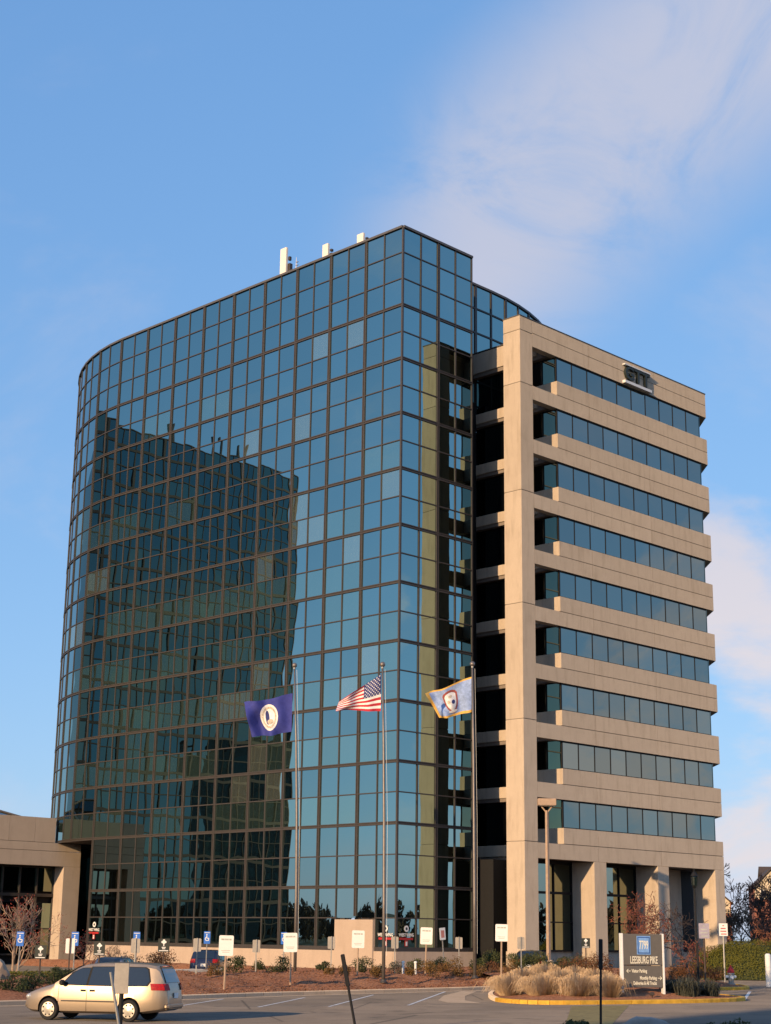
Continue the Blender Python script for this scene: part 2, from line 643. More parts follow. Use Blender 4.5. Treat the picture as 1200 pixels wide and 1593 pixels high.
# bed along the foot of the tower's long side and in front of the concrete wing
mb = MB()
for i in range(41):
    for j in range(5):
        x = -0.34 - 2.2 * j / 4
        y = 1.2 + 36.0 * i / 40
        mb.v.append((x, y, -1.18 + hills(x, y) * 0.7 - (0.5 if j == 4 else 0)))
for i in range(40):
    for j in range(4):
        a = i * 5 + j
        mb.f.append((a, a + 1, a + 6, a + 5))
        mb.m.append(0)
tag(part('mulch_bed', mb, MT['mulch'], smooth=True), kind='structure')
wf = [(-8.5, -15.9), (-4.5, -16.6), (0.5, -17.2), (6, -16.2), (12, -12.5), (20, -9.5), (33, -8.0)]
wb = [(-0.34, 0.0), (1.5, -0.25), (6.7, -0.25), (7.5, -4.5), (12, -4.5), (20, -4.5), (33, -4.5)]
mb = MB()
for i in range(61):
    a, b = lerp_poly(wf, i / 60), lerp_poly(wb, i / 60)
    for j in range(17):
        t = j / 16
        x, y = a[0] + (b[0] - a[0]) * t, a[1] + (b[1] - a[1]) * t
        d = t * sqrt((b[0] - a[0]) ** 2 + (b[1] - a[1]) ** 2)
        mb.v.append((x, y, -1.6 + 0.62 * smooth01(d / 2.6) + hills(x, y) * 0.6 * smooth01(d)))
for i in range(60):
    for j in range(16):
        a = i * 17 + j
        mb.f.append((a, a + 17, a + 18, a + 1))
        mb.m.append(0)
tag(part('mulch_bed', mb, MT['mulch'], smooth=True), kind='structure')

# the island with the address sign, and the smaller island with the hydrant
isl = [(-19.5, -24.4), (-21.2, -26.6), (-20.9, -28.6), (-17.3, -29.9), (-13.1, -30.75), (-9.6, -30.3), (-7.7, -28.3), (-5.6, -24.5), (-5.0, -20.5), (-7.5, -17.0), (-10.5, -17.2), (-15.5, -20.8)]
isl2 = [(2.2, -21.8), (4.6, -21.6), (7.4, -19.4), (9.6, -16.6), (8.0, -14.0), (3.0, -13.6), (-1.5, -17.0), (-1.0, -20.0)]


def island(pts, h, label_mats):
    loop = catmull(pts, 5, True)
    r = tag(link('island_kerb', None), kind='structure')
    for k, m in enumerate(strip(loop[::-1][::-1], 0.20, ROAD, ROAD - 0.02, 0.16, True)):
        part('kerb_stone', m, label_mats(k, loop[k]), r)
    c = (sum(p[0] for p in loop) / len(loop), sum(p[1] for p in loop) / len(loop))
    m = MB()
    n = len(loop)
    R = 9
    for q in range(R + 1):
        t = q / R
        for p in loop:
            x = p[0] + (c[0] - p[0]) * (0.02 + 0.98 * t)
            y = p[1] + (c[1] - p[1]) * (0.02 + 0.98 * t)
            m.v.append((x, y, ROAD + 0.13 + h * smooth01(t * 1.5) + hills(x, y) * 0.5 * smooth01(t * 4)))
    for q in range(R):
        for i in range(n):
            m.f.append((q * n + i, q * n + (i + 1) % n, (q + 1) * n + (i + 1) % n, (q + 1) * n + i))
            m.m.append(0)
    tag(part('mulch_bed', m, MT['mulch'], smooth=True), kind='structure')


island(isl, 0.32, lambda k, p: MT['yellow'] if p[1] < -25.2 else MT['kerbc'])
island(isl2, 0.25, lambda k, p: MT['yellow'] if p[1] < -15.5 else MT['kerbc'])
# pale concrete apron beside the left end of the island
mb = MB()
ap = [(-22.6, -26.6), (-20.9, -24.2), (-17.2, -20.9), (-12.2, -17.2), (-12.6, -16.6), (-17.6, -20.0), (-21.9, -23.6), (-23.3, -25.4)]
mb.add([(x, y, ROAD + 0.008) for x, y in ap], [tuple(range(len(ap)))])
tag(part('gutter', mb, MT['gutterc']), kind='structure')
far_k = [(10.6, -14.2), (13.6, -12.6), (19, -10.2), (28, -8.4), (40, -8.6)]
kr = tag(link('kerb', None), kind='structure')
for m in strip(catmull(far_k, 3), 0.2, ROAD, ROAD - 0.02, 0.2):
    part('kerb_stone', m, MT['yellow'], kr)


def paint(pts, w, z, mat, name='road_marking'):
    m = MB()
    a, b = Vector(pts[0]), Vector(pts[1])
    n = Vector((-(b - a).y, (b - a).x)).normalized() * w / 2
    m.quad((a.x - n.x, a.y - n.y, z), (b.x - n.x, b.y - n.y, z), (b.x + n.x, b.y + n.y, z), (a.x + n.x, a.y + n.y, z))
    return tag(part(name, m, mat), kind='structure')


ZP = ROAD + 0.004
for a, b in (((-32.5, -24.6), (-24.9, -18.85)), ((-29.85, -25.5), (-20.0, -18.0)), ((-26.4, -26.2), (-13.9, -16.7)), ((-35.6, -23.4), (-28.9, -18.4))):
    paint((a, b), 0.11, ZP, MT['white_worn'])
for k in range(9):
    t0 = k / 9
    a = (-33.6 + 11.0 * t0, -23.5 - 3.4 * t0)
    paint((a, (a[0] + 0.95, a[1] - 0.29)), 0.10, ZP, MT['faded'])
paint(((-8.4, -29.5), (1.5, -23.6)), 0.15, ZP, MT['white_worn'])
paint(((-4, -33.0), (25, -19)), 0.12, ZP, MT['white_worn'])
# worn yellow nose painted on the road in front of the island
mb = MB()
mb.add([(-21.2, -29.9, ZP), (-31.6, -37.8, ZP), (-35.5, -41.4, ZP), (-34.2, -41.9, ZP), (-30.3, -38.6, ZP), (-18.6, -30.7, ZP)], [(0, 1, 2, 3, 4, 5)])
tag(part('road_marking', mb, MT['faded_yellow']), kind='structure')
# grassy bank from the near edge of the road up to where the photographer stands
mb = MB()
for i in range(41):
    for j in range(9):
        x = -130 + 6.5 * i
        t = j / 8
        y0 = -45.0 - 0.62 * (x + 38)
        y = y0 - 40 * t * t - 0.2 * j
        z = ROAD - 0.03 + (0.42 if j else 0) + 0.75 * smooth01(t * 1.3) + hills(x, y) * 0.5
        mb.v.append((x, y, min(z, -0.72)))
for i in range(40):
    for j in range(8):
        a = i * 9 + j
        mb.f.append((a, a + 1, a + 10, a + 9))
        mb.m.append(0)
tag(part('grass_bank', mb, MT['grass'], smooth=True), kind='structure')

# ------------------------------------------------------------------ glass tower
ROW, PW, TH = 1.9, 1.76, 47.5
S0, RC = 31.0, 21.0


def arc(s):
    """point and outward normal of the long glass face at distance s from the front corner"""
    if s <= S0:
        return (0.0, s), (-1.0, 0.0)
    a = (s - S0) / RC
    return (RC * (1 - cos(a)), S0 + RC * sin(a)), (-cos(a), sin(a))


def pane_mb(w, h, bulge, sad=0.0, ten=0.0):
    """a pane of glass, very slightly bowed (bulge), twisted (sad) and rolled (ten)"""
    m = MB()
    n = 4
    for j in range(n + 1):
        for i in range(n + 1):
            u, v = -1 + 2 * i / n, -1 + 2 * j / n
            m.v.append((u * w / 2, -bulge * (1 - u * u) * (1 - v * v) - sad * u * v - ten * (1 - u * u), v * h / 2))
    for j in range(n):
        for i in range(n):
            a = j * (n + 1) + i
            m.f.append((a, a + 1, a + n + 2, a + n + 1))
            m.m.append(0)
    return m


BUL = [(0.0052, 0.0012, 0.0), (0.0012, -0.0016, 0.0015), (0.0034, 0.0018, 0.0022), (-0.0009, 0.0008, -0.0006), (0.0044, -0.0020, 0.0), (0.0020, 0.0, 0.0034), (0.0060, -0.0006, -0.0012)]
pane_meshes = {}


def pane_mesh(w, h, mk, b):
    k = (round(w, 3), round(h, 3), mk, b)
    if k not in pane_meshes:
        pane_meshes[k] = pane_mb(w, h, *BUL[b]).mesh('window_pane', [MT[mk]], True)
    return pane_meshes[k]


tower = thing('glass_tower', 'tall dark blue-green mirror glass office tower with a rounded left end', 'office tower')
panes = []          # (size rank, centre, rz, w, h, material, bulge)
rp = random.Random(5)
NCOL = 27
edges = [k * PW for k in range(NCOL + 1)]
blind_run = {}


def pane_kind(face, col, row):
    """blinds are drawn in runs of neighbouring bays, mostly in the lower pane of a storey"""
    storey = (row - 1) // 2 if row >= 3 else -1
    key = (face, storey, col // 2)
    if key not in blind_run:
        blind_run[key] = rp.random()
    q = blind_run[key]
    lower = row >= 3 and (row - 3) % 2 == 1
    if row < 3 or row >= 21:
        return 'clear'
    if face == 'L' and col < 9 and rp.random() < 0.06:
        return 'curtain'
    if lower:
        pb = 0.30 if row < 11 else 0.72
        if q < pb:
            return 'blind'
        if q < pb + (0.12 if col < 9 else 0.03):
            return 'curtain'
        return 'clear'
    return 'blind' if q < 0.05 else 'clear'


for c in range(NCOL):
    (xa, ya), _ = arc(edges[c])
    (xb, yb), _ = arc(edges[c + 1])
    mx, my = (xa + xb) / 2, (ya + yb) / 2
    w = sqrt((xb - xa) ** 2 + (yb - ya) ** 2)
    nx, ny = -(yb - ya) / w, (xb - xa) / w
    rz = atan2(nx, -ny)
    for r in range(25):
        if r >= 21 and c >= 18:
            continue
        if r == 24 and c in (1, 2):
            continue
        z = TH - ROW * (r + 0.5)
        d = sqrt((mx + 72) ** 2 + (my + 70) ** 2)
        vis = (nx * (-72 - mx) + ny * (-70 - my)) / d
        panes.append((vis / d ** 2, (mx, my, z), rz, w, ROW, pane_kind('L', c, r), rp.randrange(7)))
for c in range(4):
    for r in range(25):
        panes.append((0.9e-4, (PW * (c + 0.5), 0.0, TH - ROW * (r + 0.5)), 0.0, PW, ROW, 'curtain' if rp.random() < 0.06 and 3 < r < 20 else 'clear', rp.randrange(7)))
# set-back face behind the concrete wing, curving away to the right
sb = [(7.40 + 1.76 * k, 3.10) for k in range(4)]
for k in range(1, 12):
    a = k * PW / RC
    sb.append((sb[3][0] + RC * sin(a), 3.10 + RC * (1 - cos(a))))
for k in range(len(sb) - 1):
    (xa, ya), (xb, yb) = sb[k], sb[k + 1]
    w = sqrt((xb - xa) ** 2 + (yb - ya) ** 2)
    nx, ny = (yb - ya) / w, -(xb - xa) / w
    for r in range(6):
        panes.append((0.4e-4 if k < 6 else 1e-6, ((xa + xb) / 2, (ya + yb) / 2, TH - ROW * (r + 0.5)), atan2(nx, -ny), w, ROW, 'clear', rp.randrange(7)))
panes.sort(key=lambda p: -p[0])
rest = MB()
rm = ['clear', 'blind', 'curtain']
for i, (_, c, rz, w, h, mk, b) in enumerate(panes):
    if i < 300:
        o = link('window_pane', pane_mesh(w, h, mk, b), tower, c, rz)
        o.rotation_euler = (rp.gauss(0, 0.0020), 0, rz + rp.gauss(0, 0.0022))
    else:
        m = pane_mb(w, h, *BUL[b])
        rz += rp.gauss(0, 0.0022)
        cr, sr = cos(rz), sin(rz)
        rest.cur = rm.index(mk)
        rest.add([(c[0] + x * cr - y * sr, c[1] + x * sr + y * cr, c[2] + z) for x, y, z in m.v], m.f)
tag(part('window_panes', rest, [MT[k] for k in rm], tower, True), kind='stuff')


def bar_v(m, p, n, w, d, z0, z1):
    """upright bar at p, width w across the face, standing d proud along the outward normal n"""
    t = (-n[1], n[0])
    a = (p[0] + t[0] * w / 2, p[1] + t[1] * w / 2)
    b = (p[0] - t[0] * w / 2, p[1] - t[1] * w / 2)
    poly = [(a[0] - n[0] * 0.06, a[1] - n[1] * 0.06), (b[0] - n[0] * 0.06, b[1] - n[1] * 0.06), (b[0] + n[0] * d, b[1] + n[1] * d), (a[0] + n[0] * d, a[1] + n[1] * d)]
    m.prism(poly, z0, z1)


def heavy_v(m, p, n, z0, z1):
    t = (-n[1], n[0])
    for s in (-1, 1):
        bar_v(m, (p[0] + t[0] * s * 0.080, p[1] + t[1] * s * 0.080), n, 0.070, 0.070, z0, z1)
    bar_v(m, p, n, 0.092, 0.030, z0, z1)


def bar_h(m, pts, w, d, z):
    """horizontal bar following pts [(point, normal)]"""
    r = []
    for p, n in pts:
        a = (p[0] - n[0] * 0.06, p[1] - n[1] * 0.06)
        b = (p[0] + n[0] * d, p[1] + n[1] * d)
        r.append([(a[0], a[1], z - w / 2), (b[0], b[1], z - w / 2), (b[0], b[1], z + w / 2), (a[0], a[1], z + w / 2)])
    m.loft(r, True, True)


for k in range(NCOL + 1):
    p, n = arc(edges[k])
    if k == 0:
        continue
    m = MB()
    z0 = 0.05 if k <= 18 else 7.60
    if k in (2,):
        z0 = ROW + 0.1
    if k % 2 == 0:
        heavy_v(m, p, n, z0, TH - 0.1)
    else:
        bar_v(m, p, n, 0.085, 0.050, z0, TH - 0.1)
    part('mullion', m, MT['bronze'], tower)
for k in range(1, 5):
    m = MB()
    p, n = (k * PW, 0.0), (0.0, -1.0)
    if k == 2:
        heavy_v(m, p, n, 0.05, TH - 0.1)
    else:
        bar_v(m, (p[0] - (0.06 if k == 4 else 0), 0.0), n, 0.11, 0.055, 0.05, TH - 0.1)
    part('mullion', m, MT['bronze'], tower)
for k in range(1, len(sb) - 1):
    m = MB()
    a = max(0, (k - 3) * PW / RC)
    bar_v(m, sb[k], (sin(a), -cos(a)), 0.16 if k % 2 else 0.26, 0.06, TH - 6 * ROW, TH - 0.1)
    part('mullion', m, MT['bronze_dk'], tower)
m = MB()
m.prism([(-0.06, -0.06), (0.07, -0.06), (0.07, 0.07), (-0.06, 0.07)], 0.05, TH - 0.1)
part('corner_post', m, MT['bronze'], tower)
left_line = [arc(0.02)] + [arc(e) for e in edges[1:]]
left_low = left_line[:19]
right_line = [((0.0, 0.0), (0.0, -1.0)), ((4 * PW, 0.0), (0.0, -1.0))]
for r in range(1, 26):
    z = TH - ROW * r
    heavy = r % 2 == 1 and r >= 3
    ll = left_line if r <= 21 else left_low
    for line in (ll, right_line):
        segs = [line]
        if r == 24 and line is left_low:
            segs = [line[:2], line[3:]]
        if r == 25 and line is left_low:
            segs = [line[:2], line[3:]]
        for sg in segs:
            m = MB()
            if r == 25:
                bar_h(m, sg, 0.24, 0.09, z + 0.06)
            elif heavy:
                bar_h(m, sg, 0.060, 0.078, z + 0.072)
                bar_h(m, sg, 0.060, 0.078, z - 0.072)
                bar_h(m, sg, 0.085, 0.036, z)
            else:
                bar_h(m, sg, 0.070, 0.056, z)
            part('transom', m, MT['bronze'], tower)
sb_line = [(p, (sin(max(0, (k - 3) * PW / RC)), -cos(max(0, (k - 3) * PW / RC)))) for k, p in enumerate(sb)]
for r in range(1, 6):
    m = MB()
    bar_h(m, sb_line, 0.12, 0.062, TH - ROW * r)
    part('transom', m, MT['bronze_dk'], tower)
for line in (left_line, right_line, sb_line):
    m = MB()
    bar_h(m, line, 0.16, 0.12, TH - 0.03)
    part('coping', m, MT['cap'], tower)
# roof, end face, hidden returns
m = MB()
foot = [(0.3, 0.1)] + [(p[0] + 0.25, p[1]) for p, n in left_line[1:]] + [(33.5, 45.0), (sb[-1][0] - 0.2, sb[-1][1] + 0.3)] + [(p[0], p[1] + 0.15) for p in sb[::-1][1:]] + [(7.0, 3.2), (7.0, 0.1)]
m.add([(x, y, TH - 0.6) for x, y in foot], [tuple(range(len(foot)))])
part('roof', m, MT['cap'], tower)
m = MB()
m.box(7.045, 7.10, 0.05, 3.2, -1.6, TH - 0.12)
m.box(7.10, 34.0, 3.22, 3.4, -1.6, TH - 6 * ROW)
part('end_wall', m, MT['black'], tower)
m = MB()
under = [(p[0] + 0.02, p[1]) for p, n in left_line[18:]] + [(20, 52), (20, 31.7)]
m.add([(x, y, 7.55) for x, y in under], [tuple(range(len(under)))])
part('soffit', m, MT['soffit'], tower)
m = MB()
m.box(0.12, 18, 31.75, 31.9, -1.6, 7.54)
m.box(3.5, 18, 38.35, 38.5, -1.6, 7.54)
part('return_wall', m, MT['dark_glass'], tower)
# stone-coloured base under the glass
m = MB()
m.box(-0.16, 0.10, 0.10, 31.6, -1.7, -0.07)
part('base_wall', m, MT['conc_low'], tower)
m = MB()
m.box(-0.155, 7.0, -0.16, 0.095, -1.7, -0.07)
part('base_wall', m, MT['conc_low'], tower)
m = MB()
m.bev(-0.26, 0.3, 1.74, 5.12, -1.6, 1.80, 0.01)
part('base_block', m, MT['conc_low'], tower)


def decal(parent, loc, rz):
    """white WEST WING lettering, red bar, round emblem and small badge stuck on the glass"""
    d = link('door_decal', None, parent, loc, rz)
    mm = MB()
    mm.lathe([(0.19, 0), (0.19, 0.012)], 18)
    mm.v = [(x, -z, y + 0.42) for x, y, z in mm.v]
    part('emblem', mm, MT['white'], d)
    mm = MB()
    mm.lathe([(0.09, 0), (0.09, 0.016)], 14)
    mm.v = [(x, -z, y + 0.42) for x, y, z in mm.v]
    part('emblem_centre', mm, MT['dksign'], d)
    text_part('lettering', 'WEST WING', 0.27, MT['white'], d, (0, -0.012, 0.04), (pi / 2, 0, 0), sx=0.85, bold=0.006)
    mm = MB()
    mm.box(-0.58, 0.58, -0.014, 0.0, -0.24, -0.11)
    part('red_bar', mm, MT['red'], d)
    mm = MB()
    mm.box(-0.13, 0.13, -0.014, 0.0, -0.62, -0.27)
    part('badge', mm, MT['red'], d)
    mm = MB()
    mm.box(-0.07, 0.07, -0.02, -0.014, -0.58, -0.34)
    part('badge_centre', mm, MT['white'], d)


decal(tower, (-0.02, 0.86, 0.86), -pi / 2)
decal(tower, (0.90, -0.02, 0.86), 0)
decal(tower, (-0.02, 30.9, 0.95), -pi / 2)

# ------------------------------------------------------------------ concrete wing
YF, XL, XP, XB, XE = -4.53, 6.79, 8.11, 10.75, 29.22
wing = thing('concrete_wing', 'beige precast concrete office block with ribbon windows standing right of the glass tower', 'office building')
JT = [14.37, 21.49]
G2 = 0.020
bott = [39.9 - 3.8 * k for k in range(10)]
pillar_j = [-1.6, 6.69, 14.36, 21.9, 29.5, 37.04, 40.80]
for a, b in zip(pillar_j[:-1], pillar_j[1:]):
    m = MB()
    m.bev(XL, XP, YF, -3.05, a + G2, b - G2, 0.015)
    part('pillar_block', m, MT['conc'], wing)
m = MB()
m.bev(XL, XP - 0.02, YF, -3.05, 40.80 + G2, 41.8, 0.015)
part('pillar_block', m, MT['conc'], wing)
m = MB()
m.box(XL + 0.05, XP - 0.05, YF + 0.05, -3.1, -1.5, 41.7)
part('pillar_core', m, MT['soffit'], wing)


def front_panel(x0, x1, z0, z1, last, left_end):
    m = MB()
    if not last:
        poly = [(x0, YF), (x1, YF), (x1, YF + 0.55), (x0, YF + 0.55)]
    else:
        poly = [(x0, YF), (XE, YF), (XE + 4.7, YF + 4.75), (XE + 4.7, 3.0), (XE + 4.2, 3.0), (XE + 4.2, YF + 5.0), (XE - 0.25, YF + 0.55), (x0, YF + 0.55)]
    m.prism(poly, z0, z1)
    part('facade_panel', m, MT['conc'], wing)


for k, b in enumerate(bott):
    top = b + (1.9 if k == 0 else 2.0)
    midz = b + 0.98
    x0 = XP + 0.004
    for zz0, zz1, xs in ((b, midz - G2, x0), (midz + G2, top, x0 if k == 0 else XB)):
        cuts = [xs] + [j for j in JT] + [XE]
        for i in range(3):
            front_panel(cuts[i] + (0.014 if i else 0), cuts[i + 1] - (0.014 if i < 2 else 0), zz0, zz1, i == 2, i == 0)
    # slab and its edge behind the panels
    m = MB()
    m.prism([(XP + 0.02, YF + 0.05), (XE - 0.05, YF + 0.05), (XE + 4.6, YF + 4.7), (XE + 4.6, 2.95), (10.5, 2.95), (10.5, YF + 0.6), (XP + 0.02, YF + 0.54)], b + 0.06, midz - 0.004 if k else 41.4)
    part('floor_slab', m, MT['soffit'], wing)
    # balcony edge running back to the tower
    m = MB()
    m.bev(10.40, 10.86, -3.0, 3.08, b + 0.30 if k else b + 0.35, midz + 0.04 if k else 41.75, 0.012)
    part('side_beam', m, MT['conc'], wing)
    # parapet of the glazed box, side facing the tower
    if k:
        m = MB()
        m.box(XB, XB + 0.3, YF + 0.552, -1.0, midz + 0.06, top)
        part('side_parapet', m, MT['conc'], wing)
m = MB()
m.prism([(XL - 0.03, YF - 0.03), (XE + 0.02, YF - 0.03), (XE + 4.75, YF + 4.72), (XE + 4.75, 3.0), (10.38, 3.0), (10.38, -3.02), (XL - 0.03, -3.02)], 41.804, 41.87)
part('coping', m, MT['cap'], wing)
# ribbon windows: ten panes a storey on the front, two on the return
wp = pane_mb(1.72, 1.84, 0.0025).mesh('window_pane', [MT['wing_glass']], True)
wp2 = pane_mb(1.72, 1.84, -0.002).mesh('window_pane', [MT['wing_glass']], True)
sp = pane_mb(1.10, 1.84, 0.001).mesh('window_pane', [MT['wing_glass']], True)
sd = pane_mb(2.0, 2.9, 0.001).mesh('window_pane', [MT['dark_glass']], True)
YG = YF + 0.14
for k in range(9):
    z0, z1 = bott[k + 1] + 2.0, bott[k]
    zc_ = (z0 + z1) / 2
    for i in range(10):
        link('window_pane', (wp, wp2)[(i * 7 + k * 3) % 2], wing, (XB + 0.09 + 1.755 * (i + 0.5), YG, zc_))
        if i:
            m = MB()
            m.box(XB + 0.09 + 1.755 * i - 0.028, XB + 0.09 + 1.755 * i + 0.028, YG - 0.03, YG + 0.05, z0, z1)
            part('mullion', m, MT['black'], wing)
    for i in range(2):
        link('window_pane', sp, wing, (XB + 0.09, YG + 0.62 + 1.2 * i, zc_), -pi / 2)
    for y in (YG, YG + 1.22, YG + 2.42):
        m = MB()
        m.box(XB + 0.04, XB + 0.15, y - 0.04, y + 0.04, z0 + 0.002, z1 - 0.002)
        part('mullion', m, MT['black'], wing)
    m = MB()
    m.box(XB + 0.1, 28.4, YG - 0.035, YG + 0.05, z1 - 0.10, z1 - 0.003)
    m.box(XB + 0.1, 28.4, YG - 0.035, YG + 0.05, z0 + 0.003, z0 + 0.06)
    part('window_frame', m, MT['black'], wing)
    m = MB()
    m.prism([(28.42, YG), (28.50, YG), (33.0, YG + 4.5), (33.0, 2.9), (28.42, 2.9)], z0 + 0.002, z1 - 0.002)
    part('end_glazing', m, MT['dark_glass'], wing)
    for i in range(2):
        link('window_pane', sd, wing, (10.9, -0.05 + 2.02 * i, bott[k + 1] + 2.45 - 0.03), -pi / 2)
    m = MB()
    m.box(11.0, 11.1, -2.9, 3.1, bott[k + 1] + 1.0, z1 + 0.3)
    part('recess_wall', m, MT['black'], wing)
# ground storey: columns, glazing, plinth
for xa, xb in ((13.89, 15.20), (21.02, 22.32), (28.06, 29.22)):
    m = MB()
    m.bev(xa, xb, YF, -2.6, -1.6, 5.7 - G2, 0.015)
    part('column', m, MT['conc'], wing)
m = MB()
m.box(XP - 0.6, 28.1, -2.55, -2.35, -1.6, 0.0)
part('plinth', m, MT['conc'], wing)
sg = pane_mb(1.9, 1.78, 0.003).mesh('window_pane', [MT['store_glass']], True)
for x0, x1 in ((8.2, 13.85), (15.24, 20.98)):
    n = 3
    for i in range(n):
        for zz in (0.92, 2.75, 4.62):
            o = link('window_pane', sg, wing, (x0 + (x1 - x0) * (i + 0.5) / n, -2.62, zz))
    m = MB()
    for i in range(n + 1):
        x = x0 + (x1 - x0) * i / n
        m.box(x - 0.045, x + 0.045, -2.70, -2.56, 0.002, 5.69)
    part('storefront_frame', m, MT['black'], wing)
    m = MB()
    for zz, hh in ((0.05, 0.10), (1.83, 0.08), (3.68, 0.16), (5.6, 0.2)):
        m.box(x0, x1, -2.715, -2.57, zz - hh / 2, zz + hh / 2)
    part('storefront_frame', m, MT['black'], wing)
m = MB()
m.box(24.3, 28.05, -1.6, -1.3, -1.6, 5.7)
part('entry_wall', m, MT['conc'], wing)
m = MB()
m.box(22.3, 24.3, -1.2, -1.1, -1.5, 5.4)
part('entry_door', m, MT['dark_glass'], wing)
m = MB()
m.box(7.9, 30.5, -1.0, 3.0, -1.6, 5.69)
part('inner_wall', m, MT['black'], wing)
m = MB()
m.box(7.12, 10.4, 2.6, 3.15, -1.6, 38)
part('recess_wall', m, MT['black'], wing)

# roof-line sign: block letters between two white light bars
sg_ = thing('building_sign', 'dark block letter sign between white light bars near the top of the concrete wall', 'sign', (20.1, YF - 0.02, 40.75))
text_part('lettering', 'GTT', 1.42, MT['dksign'], sg_, (-0.05, -0.10, 0.02), (pi / 2, 0, 0), ext=0.10, sx=1.12, bold=0.03)
m = MB()
m.box(-1.65, 1.55, -0.24, -0.002, 0.60, 0.68)
part('light_bar', m, MT['white'], sg_)
m = MB()
m.box(-1.7, 1.6, -0.26, -0.002, -0.80, -0.60)
part('light_bar', m, MT['white'], sg_)
m = MB()
for x in (-1.2, 0, 1.2):
    m.box(x - 0.04, x + 0.04, -0.10, -0.001, -0.596, 0.596)
part('bracket', m, MT['black'], sg_)

# ------------------------------------------------------------------ low link building at the left
link_b = thing('link_building', 'low beige concrete building with tall glazed opening, left of the glass tower', 'building')
PY = 38.0
for z0, z1, xr in ((5.75, 6.86, 3.38), (6.89, 7.50, 3.36)):
    for x0, x1 in ((-9.6, -4.6), (-4.58, xr)):
        m = MB()
        m.box(x0, x1, PY, PY + 0.5, z0, z1)
        part('facade_panel', m, MT['conc_pod'], link_b)
for x0, x1 in ((-9.6, -3.32), (-3.30, -1.0), (-0.98, 0.9)):
    m = MB()
    m.box(x0, x1, PY, PY + 0.5, 7.53, 9.40)
    part('facade_panel', m, MT['conc_pod'], link_b)
m = MB()
m.bev(1.86, 3.40, PY - 0.003, PY + 1.35, -1.65, 5.735, 0.01)
part('column', m, MT['conc_pod'], link_b)
m = MB()
m.bev(-9.55, -8.1, PY - 0.003, PY + 1.35, -1.65, 5.735, 0.01)
part('column', m, MT['conc_pod'], link_b)
m = MB()
m.box(-9.5, 0.85, PY + 0.05, PY + 14, 9.1, 9.3)
part('roof', m, MT['cap'], link_b)
pg = pane_mb(1.5, 1.9, 0.002).mesh('window_pane', [MT['store_glass']], True)
pgc = pane_mb(1.5, 1.9, 0.002).mesh('window_pane', [MT['curtain']], True)
for i in range(6):
    for zz in (0.0, 1.95, 3.1, 4.75):
        if zz == 3.1:
            continue
        link('window_pane', pgc if (zz == 1.95 and i in (0, 3)) else pg, link_b, (1.1 - 1.55 * i, PY + 1.32, zz + 0.05))
m = MB()
for i in range(7):
    x = 1.87 - 1.55 * i
    m.box(x - 0.05, x + 0.05, PY + 1.2, PY + 1.36, -1.6, 5.74)
part('storefront_frame', m, MT['bronze'], link_b)
m = MB()
for zz, hh in ((-0.9, 0.12), (1.03, 0.1), (3.55, 0.24), (5.68, 0.14)):
    m.box(-8.05, 1.85, PY + 1.18, PY + 1.38, zz - hh / 2, zz + hh / 2)
part('storefront_frame', m, MT['bronze'], link_b)
m = MB()
m.box(-9.5, 3.3, PY + 1.5, PY + 1.7, -1.6, 7.4)
part('inner_wall', m, MT['black'], link_b)
m = MB()
m.box(-9.58, -9.4, PY + 0.51, PY + 13, -1.6, 9.0)
part('side_wall', m, MT['conc_pod'], link_b)
m = MB()
m.add([(-9, PY + 5, 9.3), (3.0, PY + 5, 9.3), (-5.0, PY + 11, 11.9), (-9, PY + 11, 11.9), (-9, PY + 17, 9.3), (3.0, PY + 17, 9.3)],
      [(0, 1, 2, 3), (3, 2, 5, 4), (1, 5, 2)])
sky_o = part('skylight', m, MT['wing_glass'], link_b)
m = MB()
m.tube([(3.0, PY + 5, 9.34), (-5.0, PY + 11, 11.94), (-9, PY + 11, 11.94)], 0.09, 4)
m.tube([(3.0, PY + 4.95, 9.34), (-9, PY + 4.95, 9.34)], 0.09, 4)
for x in (-0.5, -2.75, -5.0):
    q = (3.0 - x) / 8.0
    m.tube([(x, PY + 5, 9.34), (x, PY + 5 + 6 * q, 9.34 + 2.6 * q)], 0.06, 4)
part('skylight_frame', m, MT['alum'], sky_o)

# ------------------------------------------------------------------ twin tower to the left, seen only as a reflection
twin = thing('twin_tower', 'second dark glass tower across the court, seen mirrored in the glass', 'office tower')
TX0, TX1, TY = -37.0, -3.2, 51.0
m = MB()
rw = random.Random(3)
nx_ = int((TX1 - TX0) / PW)
for c in range(nx_):
    for r in range(25):
        m.cur = 1 if (r % 2 == 0 and rw.random() < 0.30) else 0
        x = TX0 + PW * (c + 0.5)
        z = TH - ROW * (r + 0.5)
        tx, tz = rw.uniform(-.006, .006), rw.uniform(-.006, .006)
        m.quad((x - PW / 2, TY + tx, z - ROW / 2 - 0), (x + PW / 2, TY - tx, z - ROW / 2), (x + PW / 2, TY - tx + tz, z + ROW / 2), (x - PW / 2, TY + tx + tz, z + ROW / 2))
tag(part('window_panes', m, [MT['twin_glass'], MT['twin_blind']], twin), kind='stuff')
m = MB()
for c in range(nx_ + 1):
    x = TX0 + PW * c
    w = 0.22 if c % 2 == 0 else 0.10
    m.box(x - w / 2, x + w / 2, TY - 0.10, TY + 0.05, 0, TH)
for r in range(26):
    z = TH - ROW * r
    w = 0.30 if r % 2 else 0.10
    m.box(TX0, TX1, TY - 0.11, TY + 0.05, z - w / 2, z + w / 2)
tag(part('mullions', m, MT['bronze_dk'], twin), kind='stuff')
m = MB()
m.box(TX0 + 0.05, TX0 + nx_ * PW, TY + 0.06, TY + 26, -1.6, TH - 0.05)
part('tower_body', m, MT['dark_glass'], twin)
m = MB()
